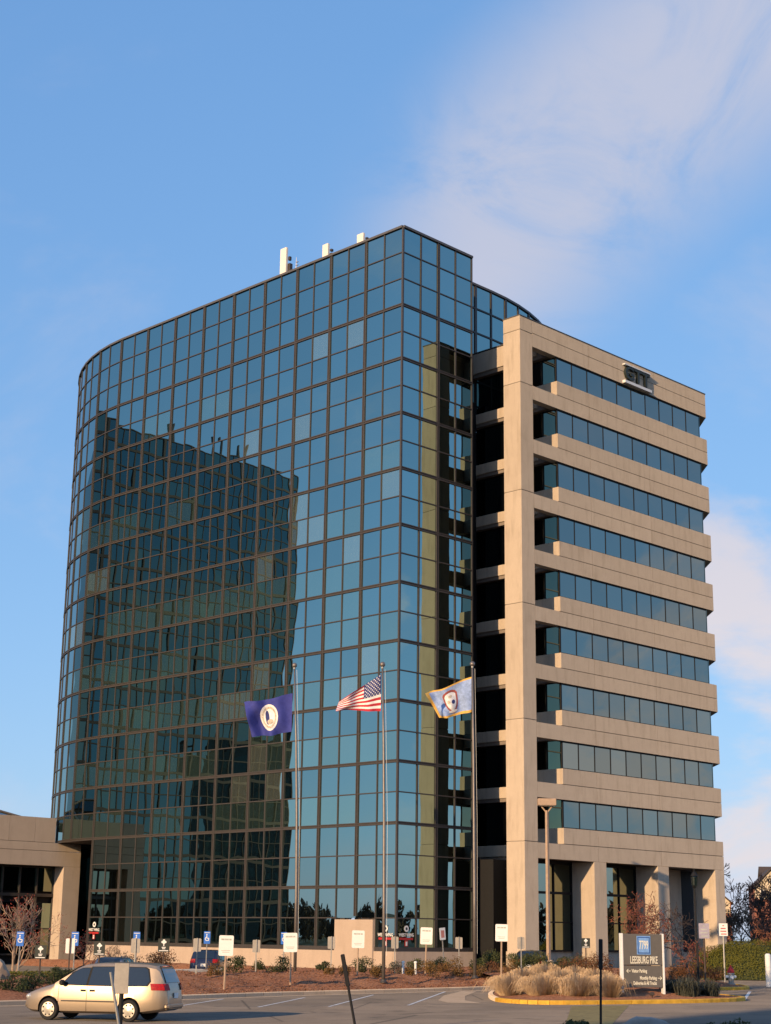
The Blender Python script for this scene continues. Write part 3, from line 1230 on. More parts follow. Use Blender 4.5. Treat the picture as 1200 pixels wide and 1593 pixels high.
for x in (-30, -27.4, -21):
    m.box(x - 0.15, x + 0.15, TY + 1, TY + 1.5, TH - 0.5, TH + 2.2)
part('antenna_panel', m, MT['bronze_dk'], twin)

# unseen block added at the left rear to cast shade across the near road
blk = thing('added_shade_block', 'unseen plain block added behind the viewer to shade the near road', 'building', (-170.0, -86.9, -1.6), SUN_AZ - pi)
m = MB()
m.box(-15, 15, -24, 21.2, 0, 42)
part('wall', m, MT['conc_pod'], blk)
m = MB()
m.box(-15.2, 15.2, -24.2, 21.4, 42.0, 42.5)
part('roof', m, MT['cap'], blk)
m = MB()
for r in range(10):
    for c in range(9):
        m.box(15.0, 15.04, -20 + 4.4 * c, -17.4 + 4.4 * c, 2 + 3.8 * r, 4.2 + 3.8 * r)
part('windows', m, MT['dark_glass'], blk)['kind'] = 'stuff'

# ------------------------------------------------------------------ roof antennas
for y, h, w, lab in ((12.85, 2.52, 0.66, 'tallest pale panel antenna on the roof edge, leftmost of three'),
                     (8.32, 1.46, 0.58, 'middle pale panel antenna on the roof edge'),
                     (4.75, 1.16, 0.64, 'short pale panel antenna on the roof edge nearest the tower corner')):
    t = thing('panel_antenna', lab, 'antenna', (0.62, y, TH - 0.6), 0, 'panel antennas on the roof edge')
    m = MB()
    m.bev(-0.10, 0.12, -w / 2, w / 2, 0.55, 0.55 + h, 0.03)
    part('antenna_panel', m, MT['antenna'], t)
    m = MB()
    m.tube([(0.22, -0.06, 0), (0.22, -0.06, 0.4 + h * 0.9)], 0.05, 6)
    part('mast', m, MT['steel'], t)
    m = MB()
    m.bev(0.12, 0.42, -w / 2 - 0.20, -w / 2 + 0.06, 0.55 + h * 0.15, 0.55 + h * 0.5, 0.02)
    m.bev(0.12, 0.34, -w / 2 - 0.16, -w / 2 + 0.02, 0.55 + h * 0.6, 0.55 + h * 0.72, 0.02)
    part('radio_unit', m, MT['bronze_dk'], t)
t = thing('whip_antenna', 'thin whip antenna beside the tallest roof panel antenna', 'antenna', (0.6, 11.45, TH - 0.6))
m = MB()
m.tube([(0, 0, 0), (0, 0, 1.3), (0, 0, 1.95)], [0.05, 0.03, 0.012], 5)
part('rod', m, MT['antenna'], t)
m = MB()
for k in range(4):
    m.box(-0.03, 0.03, -0.22, 0.02, 0.75 + 0.25 * k, 0.80 + 0.25 * k)
part('dipole', m, MT['steel'], t)

# ------------------------------------------------------------------ flagpoles and flags
UX = Vector((sin(YAW), -cos(YAW), 0.0))        # towards the right of the view


def pole(loc, ztop, lab, lean):
    t = thing('flagpole', lab, 'flagpole', loc, 0, 'three tall flagpoles')
    h = ztop - loc[2]
    m = MB()
    bend = [UX * (-lean * q * q) + Vector((0, 0, h * q)) for q in (0, 0.25, 0.5, 0.75, 1.0)]
    tip = bend[-1]
    m.tube(bend, [0.088, 0.084, 0.074, 0.060, 0.045], 12)
    part('shaft', m, MT['alum'], t, True)
    m = MB()
    m.lathe([(0.19, 0), (0.19, 0.04), (0.14, 0.07), (0.115, 0.14)], 16)
    part('base_collar', m, MT['bronze'], t)
    m = MB()
    m.ball((tip.x, tip.y, h + 0.15), 0.14, n=14, m=8)
    part('ball_finial', m, MT['alum'], t, True)
    m = MB()
    m.lathe([(0.065, h - 0.05), (0.065, h + 0.03), (0.04, h + 0.05)], 10, (tip.x, tip.y, 0))
    part('truck', m, MT['steel'], t)
    m = MB()
    m.tube([(tip.x + 0.09, tip.y - 0.09, h - 0.1), (tip.x * 0.25 + 0.11, tip.y * 0.25 - 0.11, h * 0.5), (0.09, -0.09, 1.2)], 0.008, 4)
    part('halyard', m, MT['white'], t)
    return t


PZ = [(-13.33, -5.59, -1.12), (-15.72, -14.41, -1.28), (-9.03, -14.28, -1.15)]
pole(PZ[0], 14.95, 'left flagpole flying the navy seal flag', 0.45)
pole(PZ[1], 13.76, 'middle flagpole flying the red and white striped flag', 0.24)
pole(PZ[2], 14.65, 'right flagpole flying the light blue gold-fringed flag', 0.10)


def cloth(hoist_top, hoist_h, fly_top, fly_bot, waves, nu, nv, colour, thick=0.0, seed=1):
    """flag surface: (u along the fly, v up) -> point. hoist/fly corners in view-plane metres from the hoist top"""
    rr = random.Random(seed)
    ph = [rr.uniform(0, 6) for _ in range(4)]

    def P(u, v, off=0.0):
        hx, hz = 0.0, -hoist_h * (1 - v)
        fx = fly_bot[0] + (fly_top[0] - fly_bot[0]) * v
        fz = fly_bot[1] + (fly_top[1] - fly_bot[1]) * v
        x = hx + (fx - hx) * u
        z = hz + (fz - hz) * u
        z += waves[1] * sin(u * 7 + ph[0]) * u * (0.5 + 0.5 * v)
        dpt = waves[0] * u ** 0.7 * (sin(u * 9.5 + v * 2.2 + ph[1]) + 0.5 * sin(u * 17 - v * 4 + ph[2]) + 0.35 * sin(v * 8 + u * 5 + ph[3]))
        p = UX * x + Vector((0, 0, z)) + fw * (dpt - off)
        return p + Vector(hoist_top)
    m = MB()
    for j in range(nv + 1):
        for i in range(nu + 1):
            m.v.append(tuple(P(i / nu, j / nv)))
    for j in range(nv):
        for i in range(nu):
            a = j * (nu + 1) + i
            m.f.append((a, a + 1, a + nu + 2, a + nu + 1))
            m.m.append(colour((i + 0.5) / nu, (j + 0.5) / nv))
    return m, P


def patch(P, cu, cv, ru, rv, off, shape='disc', n=20, r0=0.0):
    m = MB()
    rings = 4
    for q in range(rings + 1):
        t = r0 + (1 - r0) * q / rings
        for k in range(n):
            a = 2 * pi * k / n
            c, s_ = cos(a), sin(a)
            if shape == 'shield':
                f = 1.0 if s_ > -0.1 else 1 + 0.25 * (-s_)
                c = max(-0.85, min(0.85, c * 1.15))
                m.v.append(tuple(P(cu + c * ru * t * (1 if s_ > -0.2 else 1 - 0.55 * (-s_) ** 2), cv + s_ * rv * t * f, off)))
            else:
                m.v.append(tuple(P(cu + c * ru * t, cv + s_ * rv * t, off)))
    for q in range(rings):
        for k in range(n):
            m.f.append((q * n + k, q * n + (k + 1) % n, (q + 1) * n + (k + 1) % n, (q + 1) * n + k))
            m.m.append(0)
    return m


# navy state flag with round seal
hp = Vector(PZ[0]) + UX * -0.52
f1 = thing('state_flag', 'navy blue flag with a round white seal', 'flag', (hp.x, hp.y, 13.57))
m, P = cloth((0, 0, 0), 2.1, (-2.62, -0.62), (-2.12, -2.45), (0.26, 0.11), 40, 26, lambda u, v: 0, seed=4)
part('cloth', m, MT['flag_navy'], f1, True)
for off in (0.02, -0.02):
    part('seal_ring', patch(P, 0.52, 0.50, 0.205, 0.36, off, r0=0.84), MT['flag_white'], f1)
    part('seal_disc', patch(P, 0.52, 0.50, 0.172, 0.30, off), MT['flag_white'], f1)
    part('seal_band', patch(P, 0.52, 0.50, 0.165, 0.29, off * 1.3, r0=0.80), MT['seal_tan'], f1)
    part('seal_figure', patch(P, 0.56, 0.50, 0.045, 0.20, off * 1.4, n=9), MT['flag_blue'], f1)
    part('seal_figure', patch(P, 0.50, 0.38, 0.075, 0.07, off * 1.5, n=9), MT['seal_tan'], f1)
# striped national flag
hp = Vector(PZ[1]) + UX * -0.30
f2 = thing('national_flag', 'red and white striped flag with a starred blue canton', 'flag', (hp.x, hp.y, 13.44))


def stripes(u, v):
    s = min(12, int((1 - v) * 13))
    if u < 0.40 and s < 7:
        return 2
    return 0 if s % 2 == 0 else 1


m, P = cloth((0, 0, 0), 1.86, (-2.08, -1.43), (-2.22, -1.84), (0.20, 0.05), 50, 39, stripes, seed=9)
part('cloth', m, [MT['flag_red'], MT['flag_white'], MT['flag_blue']], f2, True)
m = MB()
for r in range(9):
    for c in range(6 if r % 2 == 0 else 5):
        cu = 0.40 * (c + (0.5 if r % 2 == 0 else 1.0)) / 6
        cv = 1 - (7 / 13) * (r + 0.5) / 9
        for off in (0.015, -0.015):
            pts = []
            for k in range(10):
                a = pi / 2 + 2 * pi * k / 10
                q = 1.0 if k % 2 == 0 else 0.42
                pts.append(tuple(P(cu + cos(a) * 0.022 * q, cv + sin(a) * 0.026 * q, off)))
            m.add(pts, [tuple(range(10))])
tag(part('stars', m, MT['flag_white'], f2), kind='stuff')
# light blue flag with gold fringe and shield
hp = Vector(PZ[2]) + UX * -0.15
f3 = thing('county_flag', 'light blue flag with gold fringe and a red and white shield', 'flag', (hp.x, hp.y, 14.12))


def fringe(u, v):
    return 1 if (u > 0.93 or v < 0.075 or v > 0.94) else 0


m, P = cloth((0, 0, 0), 1.87, (-2.44, -0.96), (-1.68, -2.25), (0.24, 0.06), 44, 40, fringe, seed=14)
part('cloth', m, [MT['flag_sky'], MT['gold']], f3, True)
for off in (0.02, -0.02):
    part('shield_ring', patch(P, 0.52, 0.52, 0.20, 0.34, off, 'shield', r0=0.80), plain('dull_red_print', (0.34, 0.09, 0.07), 0.8), f3)
    part('shield', patch(P, 0.52, 0.52, 0.155, 0.265, off, 'shield'), MT['flag_white'], f3)
    for cu, cv, ru, rv in ((0.47, 0.47, 0.045, 0.07), (0.58, 0.50, 0.04, 0.07), (0.52, 0.66, 0.05, 0.05)):
        part('shield_charge', patch(P, cu, cv, ru, rv, off * 1.4, n=7), MT['seal_tan' if cu > 0.5 else 'flag_blue'], f3)
    part('ribbon', patch(P, 0.53, 0.17, 0.13, 0.05, off * 1.2, n=10), MT['flag_white'], f3)

# ------------------------------------------------------------------ lamps, hydrant, posts
t = thing('parking_lot_lamp', 'tall tan steel lamp post with a box head on forked arms', 'street lamp', (5.05, -7.73, -1.0), FACE)
t.scale = (1.04, 1.04, 1.035)
m = MB()
m.tube([(0, 0, 0.25), (0, 0, 9.0)], [0.13, 0.10], 4)
part('pole', m, MT['tan'], t)
m = MB()
m.lathe([(0.28, 0), (0.28, 0.5), (0.2, 0.56)], 16)
part('base', m, MT['conc_low'], t)
for s in (-1, 1):
    m = MB()
    m.tube([(0, 0, 8.85), (s * 0.16, 0, 9.05), (s * 0.36, 0, 9.30)], 0.045, 6)
    part('arm', m, MT['tan'], t)
m = MB()
m.bev(-0.53, 0.53, -0.33, 0.33, 9.28, 9.68, 0.02)
part('lamp_head', m, MT['tan'], t)
m = MB()
m.box(-0.45, 0.45, -0.26, 0.26, 9.262, 9.279)
part('lens', m, MT['white_worn'], t)

t = thing('pedestrian_lamp', 'slim black lamp post with a lantern top behind the crabapple tree', 'street lamp', (4.36, -18.59, -1.3))
m = MB()
m.tube([(0, 0, 0), (0, 0, 0.5), (0, 0, 0.6), (0, 0, 4.9)], [0.12, 0.11, 0.065, 0.05], 10)
part('pole', m, MT['black'], t)
m = MB()
m.lathe([(0.07, 4.9), (0.15, 5.05), (0.20, 5.5), (0.17, 5.55)], 10)
part('lantern', m, MT['store_glass'], t)
m = MB()
m.lathe([(0.22, 5.55), (0.12, 5.72), (0.03, 5.8), (0.03, 5.95)], 10)
part('lantern_cap', m, MT['black'], t)
m = MB()
for k in range(4):
    a = k * pi / 2
    m.tube([(0.09 * cos(a), 0.09 * sin(a), 4.92), (0.21 * cos(a), 0.21 * sin(a), 5.55)], 0.015, 4)
part('lantern_cage', m, MT['black'], t)

t = thing('fire_hydrant', 'fire hydrant with red bonnet and silver barrel on the small island', 'fire hydrant', (5.32, -20.07, -1.45), FACE)
m = MB()
m.lathe([(0.22, 0), (0.22, 0.06), (0.15, 0.08), (0.15, 0.50), (0.19, 0.53), (0.19, 0.60), (0.16, 0.62)], 16)
part('barrel', m, MT['steel'], t, False)
m = MB()
m.lathe([(0.20, 0.62), (0.20, 0.67), (0.17, 0.72), (0.13, 0.85), (0.06, 0.92), (0.05, 1.0)], 16)
part('bonnet', m, MT['red'], t)
for s, n_ in ((-1, 'side_outlet'), (1, 'side_outlet')):
    m = MB()
    m.tube([(s * 0.12, 0, 0.40), (s * 0.24, 0, 0.40), (s * 0.28, 0, 0.40)], [0.075, 0.085, 0.06], 10)
    part(n_, m, MT['white'], t)
m = MB()
m.tube([(0, -0.12, 0.36), (0, -0.26, 0.36), (0, -0.29, 0.36)], [0.10, 0.11, 0.08], 12)
part('pumper_outlet', m, MT['white'], t)

t = thing('white_bollard', 'white pipe bollard beside the hedge driveway', 'bollard', (10.31, -19.35, ROAD))
m = MB()
m.tube([(0, 0, 0), (0, 0, 1.72), (0, 0, 1.80)], [0.17, 0.17, 0.10], 14)
part('pipe', m, MT['white'], t, False)


def delineator(loc, h, tilt, lab, r=0.036, rz=0.0, head=True, mat='black'):
    t = thing('marker_post', lab, 'post', loc, rz, 'dark marker posts by the near kerb')
    t.rotation_euler = (tilt[0], tilt[1], rz)
    m = MB()
    m.tube([(0, 0, -0.2), (0, 0, h)], [r, r], 8)
    part('shaft', m, MT[mat], t)
    if head:
        m = MB()
        m.bev(-0.058, 0.058, -0.045, 0.045, h - 0.85, h + 0.02, 0.02)
        part('sleeve', m, MT['black'], t)
    return t


delineator((-32.22, -39.60, ROAD), 2.50, (0.0, 0.02), 'upright black marker post in front of the grey address sign', rz=FACE)
delineator((-39.80, -37.00, ROAD), 2.05, (0.02, -0.20), 'black marker post leaning left in front of the white parking signs', rz=FACE)
delineator((-8.10, -26.95, -1.3), 2.05, (0.0, 0.0), 'short black post beside the purple-grey sign painted as shaded', 0.05, FACE, False)
t = delineator((-50.63, -40.85, -1.3), 1.5, (0.0, 0.0), 'black post carrying a plain metal sign seen from behind, in front of the gold minivan', 0.05, FACE, False)
t['category'] = 'sign post'
del t['group']
m = MB()
m.bev(-0.16, 0.15, -0.085, -0.06, 0.93, 1.56, 0.01)
part('sign_panel', m, MT['signback'], t)
t = delineator((-51.15, -41.60, -1.2), 1.32, (0.03, -0.21), 'thin bare metal stake leaning against the view of the gold minivan', 0.03, FACE, False, 'steel')

# ------------------------------------------------------------------ parking signs


def round_panel(w, h, r, d=0.02, z0=0.0):
    pts = []
    for cx, cz, a0 in ((w / 2 - r, h - r, 0), (-w / 2 + r, h - r, 90), (-w / 2 + r, r, 180), (w / 2 - r, r, 270)):
        for k in range(4):
            a = radians(a0 + 30 * k)
            pts.append((cx + r * cos(a), cz + r * sin(a)))
    m = MB()
    n = len(pts)
    m.add([(x, -d, z0 + z) for x, z in pts] + [(x, 0, z0 + z) for x, z in pts],
          [tuple(range(n - 1, -1, -1)), tuple(range(n, 2 * n))] + [(i, (i + 1) % n, n + (i + 1) % n, n + i) for i in range(n)])
    return m


def white_sign(loc, ztop, lab, yawoff=0.0, postmat='tan'):
    t = thing('parking_sign', lab, 'sign', loc, FACE + yawoff, 'large white parking signs along the kerb')
    t.rotation_euler = (0.02 * sin(loc[0] * 5), 0.025 * sin(loc[0] * 3), FACE + yawoff)
    h = ztop - loc[2]
    m = MB()
    m.tube([(0, 0, -0.1), (0, 0, h - 0.1)], 0.045, 6)
    part('post', m, MT[postmat], t)
    part('panel', _shift(round_panel(0.62, 0.84, 0.06, 0.025, h - 0.84), 0, -0.045), MT['white'], t)
    m = MB()
    for x0, x1 in ((-0.22, -0.08), (-0.06, 0.10), (0.12, 0.22)):
        m.box(x0, x1, -0.0735, -0.0705, h - 0.20, h - 0.13)
    for x0, x1, z in ((-0.2, 0.18, 0.62), (-0.16, 0.15, 0.69)):
        m.box(x0, x1, -0.0735, -0.0705, h - z - 0.012, h - z + 0.012)
    part('print', m, MT['sign_grey'], t)
    return t


def _shift(m, dx, dy, dz=0):
    m.v = [(x + dx, y + dy, z + dz) for x, y, z in m.v]
    return m


for loc, zt, lab, yo in (((-26.38, -15.43, -1.4), 0.80, 'large white parking sign on the kerb bed in front of the dark SUV', 0),
                         ((-21.58, -14.31, -1.32), 0.94, 'large white parking sign in front of the navy-flag pole', 0),
                         ((-14.49, -11.39, -1.1), 1.10, 'large white parking sign in front of the stone-coloured entrance block', 0),
                         ((-9.96, -11.75, -1.1), 1.30, 'large white parking sign right of the striped-flag pole, by the two short white pipes', -0.12),
                         ((-8.16, -15.28, -1.1), 1.50, 'large white parking sign in front of the concrete corner pillar', -0.12)):
    white_sign(loc, zt, lab, yo)


def back_sign(loc, ztop, lab, pale=False):
    t = thing('sign_from_behind', lab, 'sign', loc, FACE, 'small signs seen from behind')
    h = ztop - loc[2]
    m = MB()
    m.box(-0.028, 0.028, -0.03, 0.02, -0.1, h)
    part('post', m, MT['steel' if not pale else 'bark_dk'], t)
    part('panel', _shift(round_panel(0.38, 0.60, 0.05, 0.012, h - 0.62), 0, 0.034), MT['white' if pale else 'signback'], t)
    return t


for loc, zt, lab, pale in (((-32.12, -12.28, -1.3), 0.62, 'pale sign seen from behind, in front of the link building column', True),
                           ((-28.75, -12.26, -1.3), 0.64, 'grey sign back above the gold minivan roof', False),
                           ((-22.26, -8.45, -1.1), 0.65, 'grey sign back in front of the dark SUV tail', False),
                           ((-17.49, -7.24, -1.1), 0.60, 'grey sign back on the bed between the SUV and the navy-flag pole', False),
                           ((-13.35, -8.32, -1.1), 0.80, 'grey sign back left of the stone-coloured entrance block', False),
                           ((-9.61, -9.22, -1.1), 0.84, 'grey sign back just right of the striped-flag pole', False),
                           ((-5.83, -10.34, -1.1), 0.85, 'grey sign back at the right end of the glass tower foot', False),
                           ((-5.20, -14.13, -1.1), 0.90, 'grey sign back at the foot of the concrete corner pillar', False)):
    back_sign(loc, zt, lab, pale)


def blue_sign(loc, ztop, lab, w=0.35, h_=0.66):
    t = thing('accessible_parking_sign', lab, 'sign', loc, FACE, 'blue accessible parking signs by the tower')
    h = ztop - loc[2]
    m = MB()
    m.tube([(0, 0, -0.1), (0, 0, h - 0.05)], 0.032, 6)
    part('post', m, MT['steel'], t)
    part('panel', _shift(round_panel(w, h_, 0.03, 0.012, h - h_), 0, -0.034), MT['blue'], t)
    # white wheelchair symbol: head, trunk, wheel
    m = MB()
    y = -0.050
    cz = h - h_ * 0.52

    def disc(cx, c2, r, r0=0.0, n=14, a0=0, a1=360):
        k0 = len(m.v)
        for k in range(n + 1):
            a = radians(a0 + (a1 - a0) * k / n)
            m.v.append((cx + r * cos(a), y, c2 + r * sin(a)))
            m.v.append((cx + r0 * cos(a), y, c2 + r0 * sin(a)))
        for k in range(n):
            i = k0 + 2 * k
            m.f.append((i, i + 1, i + 3, i + 2))
            m.m.append(0)
    disc(-0.02, cz + 0.16, 0.035)
    disc(0.0, cz - 0.05, 0.115, 0.08, 14, 120, 385)
    m.box(-0.04, 0.005, y - 0.001, y + 0.001, cz - 0.03, cz + 0.11)
    m.box(-0.03, 0.09, y - 0.001, y + 0.001, cz - 0.04, cz)
    m.box(0.07, 0.105, y - 0.001, y + 0.001, cz - 0.15, cz - 0.01)
    m.box(-0.15, 0.15, y - 0.001, y + 0.001, h - 0.09, h - 0.06)
    part('wheelchair_symbol', m, MT['white'], t)
    return t


for loc, zt, lab in (((-28.33, -2.78, -1.3), 0.84, 'blue wheelchair sign in front of the red-berried tree'),
                     ((-25.08, -2.56, -1.3), 0.86, 'blue wheelchair sign in front of the link building column'),
                     ((-20.27, -1.11, -1.3), 0.90, 'blue wheelchair sign above the gold minivan, left of the white light strips'),
                     ((-14.28, 0.52, -1.3), 0.97, 'blue wheelchair sign directly above the dark SUV'),
                     ((-9.76, -0.73, -1.2), 0.98, 'blue wheelchair sign half hidden behind the navy-flag pole')):
    blue_sign(loc, zt, lab)


def dark_sign(loc, ztop, lab, s=1.0):
    s *= 0.88
    t = thing('reserved_sign', lab, 'sign', loc, FACE, 'small dark signs with a white tree emblem')
    h = ztop - loc[2]
    m = MB()
    m.tube([(0, 0, -0.1), (0, 0, h - 0.05)], 0.035, 6)
    part('post', m, MT['bark_dk'], t)
    w, hh = 0.52 * s, 0.58 * s
    part('panel', _shift(round_panel(w, hh, 0.02, 0.02, h - hh), 0, -0.036), MT['dksign'], t)
    m = MB()
    y = -0.060
    for x, z, r in ((0, 0.20, 0.06), (-0.07, 0.14, 0.05), (0.07, 0.14, 0.05), (0, 0.12, 0.07)):
        n = 8
        pts = [((x + r * cos(2 * pi * k / n)) * s, y, h - hh / 2 + (z + r * sin(2 * pi * k / n)) * s) for k in range(n)]
        y -= 0.0006
        m.add(pts, [tuple(range(n))])
    m.box(-0.02 * s, 0.02 * s, y - 0.001, y, h - hh / 2 - 0.04 * s, h - hh / 2 + 0.08 * s)
    for z, ww in ((-0.09, 0.09), (-0.15, 0.07), (-0.235, 0.21)):
        m.box(-ww * s, ww * s, y - 0.001, y, h - hh / 2 + (z - 0.02) * s, h - hh / 2 + (z + 0.015) * s)
    part('print', m, MT['white'], t)
    return t


for loc, zt, lab, s in (((-35.32, -14.94, -1.3), 0.35, 'dark tree-emblem sign over the dark shrubs at the left edge', 1.0),
                        ((-29.96, -11.36, -1.2), 0.45, 'dark tree-emblem sign behind the minivan windscreen, right of the pale sign back', 1.05),
                        ((-24.71, -9.06, -1.2), 0.61, 'dark tree-emblem sign above the rear of the gold minivan', 1.15),
                        ((-0.73, -14.93, -1.1), 0.87, 'dark tree-emblem sign in front of the concrete columns', 1.0)):
    dark_sign(loc, zt, lab, s)

t = thing('warning_sign', 'small pinkish sign on a leaning post at the tower foot', 'sign', (-3.38, -7.08, -1.1), FACE + 0.9)
t.rotation_euler = (0.0, -0.10, FACE + 0.7)
m = MB()
m.tube([(0, 0, -0.1), (0, 0, 2.42)], 0.035, 6)
part('post', m, MT['steel'], t)
part('panel', _shift(round_panel(0.42, 0.66, 0.03, 0.015, 1.78), 0, -0.04), MT['white'], t)
m = MB()
m.box(-0.12, 0.12, -0.059, -0.056, 1.9, 2.3)
part('print', m, plain('pink_print', (0.55, 0.22, 0.18), 0.6), t)

for loc, zt, lab, pm, dark in (((-7.09, -26.66, -1.3), 1.61, 'purple-grey sign with shade painted into its sheet, on a dark post, right of the address sign', 'bark_dk', True),
                               ((6.83, -18.71, -1.4), 1.76, 'white sign with lines of small print behind the fire hydrant', 'steel', False)):
    t = thing('rule_sign', lab, 'sign', loc, FACE)
    h = zt - loc[2]
    m = MB()
    m.tube([(0, 0, -0.1), (0, 0, h - 0.05)], 0.045, 6)
    part('post', m, MT[pm], t)
    part('panel', _shift(round_panel(0.48, 0.68, 0.03, 0.02, h - 0.68), 0, -0.048), plain('shade_painted_sheet', (0.36, 0.33, 0.40), 0.6) if dark else MT['white'], t)  # the purple-grey sheet has shade painted into its colour
    m = MB()
    for k, (a, b) in enumerate(((-0.04, 0.04), (-0.15, 0.13), (-0.17, 0.16), (-0.14, 0.17))):
        z = h - 0.12 - 0.15 * k
        m.box(a, b, -0.0735, -0.070, z - 0.03, z + 0.02)
    part('print', m, MT['sign_grey'] if dark else MT['red'], t)

# two short white pipes in the bed
for x, y, lab in ((-10.35, -10.55, 'short white vent pipe standing in the bed, left of a pair'), (-9.85, -10.95, 'short white vent pipe standing in the bed, right of a pair')):
    t = thing('vent_pipe', lab, 'pipe', (x, y, -1.15))
    m = MB()
    m.tube([(0, 0, 0), (0, 0, 0.68)], 0.06, 8)
    part('pipe', m, MT['white'], t)
    m = MB()
    m.lathe([(0.085, 0.66), (0.085, 0.74), (0.03, 0.77)], 8)
    part('cap', m, MT['white'], t)

# ------------------------------------------------------------------ address sign on the island
t = thing('address_sign', 'grey monument sign reading 7799 LEESBURG PIKE on the planted island', 'sign', (-14.15, -28.20, -1.42), FACE + 0.24)
for x in (-0.93, 0.93):
    m = MB()
    m.bev(x - 0.045, x + 0.045, -0.125, 0.125, -0.2, 2.52, 0.01)
    part('post', m, MT['white'], t)
m = MB()
m.bev(-0.88, 0.98, -0.11, 0.11, 1.22, 2.50, 0.01)
part('upper_panel', m, MT['grey_sign'], t)
m = MB()
m.bev(-0.88, 0.98, -0.10, 0.10, 0.32, 1.20, 0.01)
part('lower_panel', m, MT['grey_sign'], t)
ax = 0.04
m = MB()
m.box(ax - 0.31, ax + 0.31, -0.128, -0.111, 1.66, 2.42)
part('number_plate', m, MT['ltblue'], t)
m = MB()
m.box(ax - 0.275, ax + 0.275, -0.134, -0.129, 1.70, 2.38)
part('number_plate_border', m, MT['navy'], t)
m = MB()
m.box(ax - 0.235, ax + 0.235, -0.140, -0.135, 1.74, 2.34)
part('number_plate_field', m, MT['ltblue'], t)
text_part('number', '7799', 0.50, MT['cream'], t, (ax, -0.144, 2.03), (pi / 2, 0, 0), sx=0.42, bold=0.006)
t1 = text_part('lettering', 'LEESBURG PIKE', 0.42, MT['cream'], t, (ax, -0.114, 1.42), (pi / 2, 0, 0), sx=0.44, bold=0.004)
text_part('lettering', 'Visitor Parking', 0.20, MT['cream'], t, (-0.52, -0.104, 0.985), (pi / 2, 0, 0), 'LEFT', sx=0.58, bold=0.004)
text_part('lettering', 'Monthly Parking', 0.20, MT['cream'], t, (0.60, -0.104, 0.70), (pi / 2, 0, 0), 'RIGHT', sx=0.58, bold=0.004)
text_part('lettering', 'Deliveries & All Trucks', 0.20, MT['cream'], t, (0.60, -0.104, 0.49), (pi / 2, 0, 0), 'RIGHT', sx=0.56, bold=0.004)
for s, x, z in ((1, -0.66, 0.985), (-1, 0.74, 0.70)):
    m = MB()
    m.box(x - 0.09, x + 0.09, -0.107, -0.101, z - 0.013, z + 0.013)
    for q in (-1, 1):
        p0 = (x - 0.09 * s, -0.107, z)
        p1 = (x - 0.015 * s, -0.107, z + q * 0.075)
        m.tube([p0, p1], 0.013, 4)
    part('arrow', m, MT['cream'], t)
m = MB()
m.box(-0.86, 0.96, -0.118, -0.112, 1.225, 1.240)
part('joint_strip', m, MT['bronze_dk'], t)
t = thing('spotlight', 'tiny dark ground spotlight in the mulch before the address sign', 'spotlight', (-14.9, -29.2, -1.42), FACE)
m = MB()
m.bev(-0.09, 0.09, -0.06, 0.06, 0.04, 0.17, 0.02)
part('housing', m, MT['bronze_dk'], t)
m = MB()
m.tube([(0, 0, -0.05), (0, 0, 0.05)], 0.02, 6)
part('stake', m, MT['black'], t)

# ------------------------------------------------------------------ vehicles


def paint_mat(name, col, metal=0.45):
    g = G(name)
    f = g.noise(2.0, 3, 0.6)
    f2 = g.noise(220.0, 2, 0.5)
    c = g.mix(g.mr(f, 0.4, 0.7, 0, 0.25), col, tuple(x * 0.8 for x in col))
    c = g.mix(g.mr(f2, 0.4, 0.7, 0, 0.15), c, tuple(min(1, x * 1.4) for x in col))
    return g.done(g.bsdf(c, 0.34, metal, 0.5, None, 0.5))


MT['gold_paint'] = paint_mat('gold_car_paint', (0.40, 0.31, 0.22))
MT['blue_paint'] = paint_mat('dark_blue_car_paint', (0.025, 0.035, 0.075))
MT['char_paint'] = paint_mat('charcoal_car_paint', (0.03, 0.031, 0.034))
MT['silver_paint'] = paint_mat('silver_car_paint', (0.20, 0.21, 0.24))
g = G('car_glass')
MT['carglass'] = g.done(g.bsdf((0.012, 0.015, 0.019), 0.03, 0.0, 0.9, None, 0.6))
g = G('tail_lamp')
MT['lamp_red'] = g.done(g.bsdf(g.mix(g.mr(g.noise(18, 2), 0.4, 0.6), (0.30, 0.006, 0.010), (0.42, 0.010, 0.012)), 0.35, 0, 0.3, None, 0.0))
MT['lamp_clear'] = plain('lamp_clear', (0.62, 0.60, 0.56), 0.12, 0.3, 0.6)
MT['hubcap'] = plain('hubcap_silver', (0.46, 0.42, 0.36), 0.4, 0.5, 0.5)


def interp(prof, x):
    for (x0, z0), (x1, z1) in zip(prof[:-1], prof[1:]):
        if x <= x1:
            t = (x - x0) / (x1 - x0) if x1 > x0 else 0
            return z0 + (z1 - z0) * max(0, min(1, t))
    return prof[-1][1]


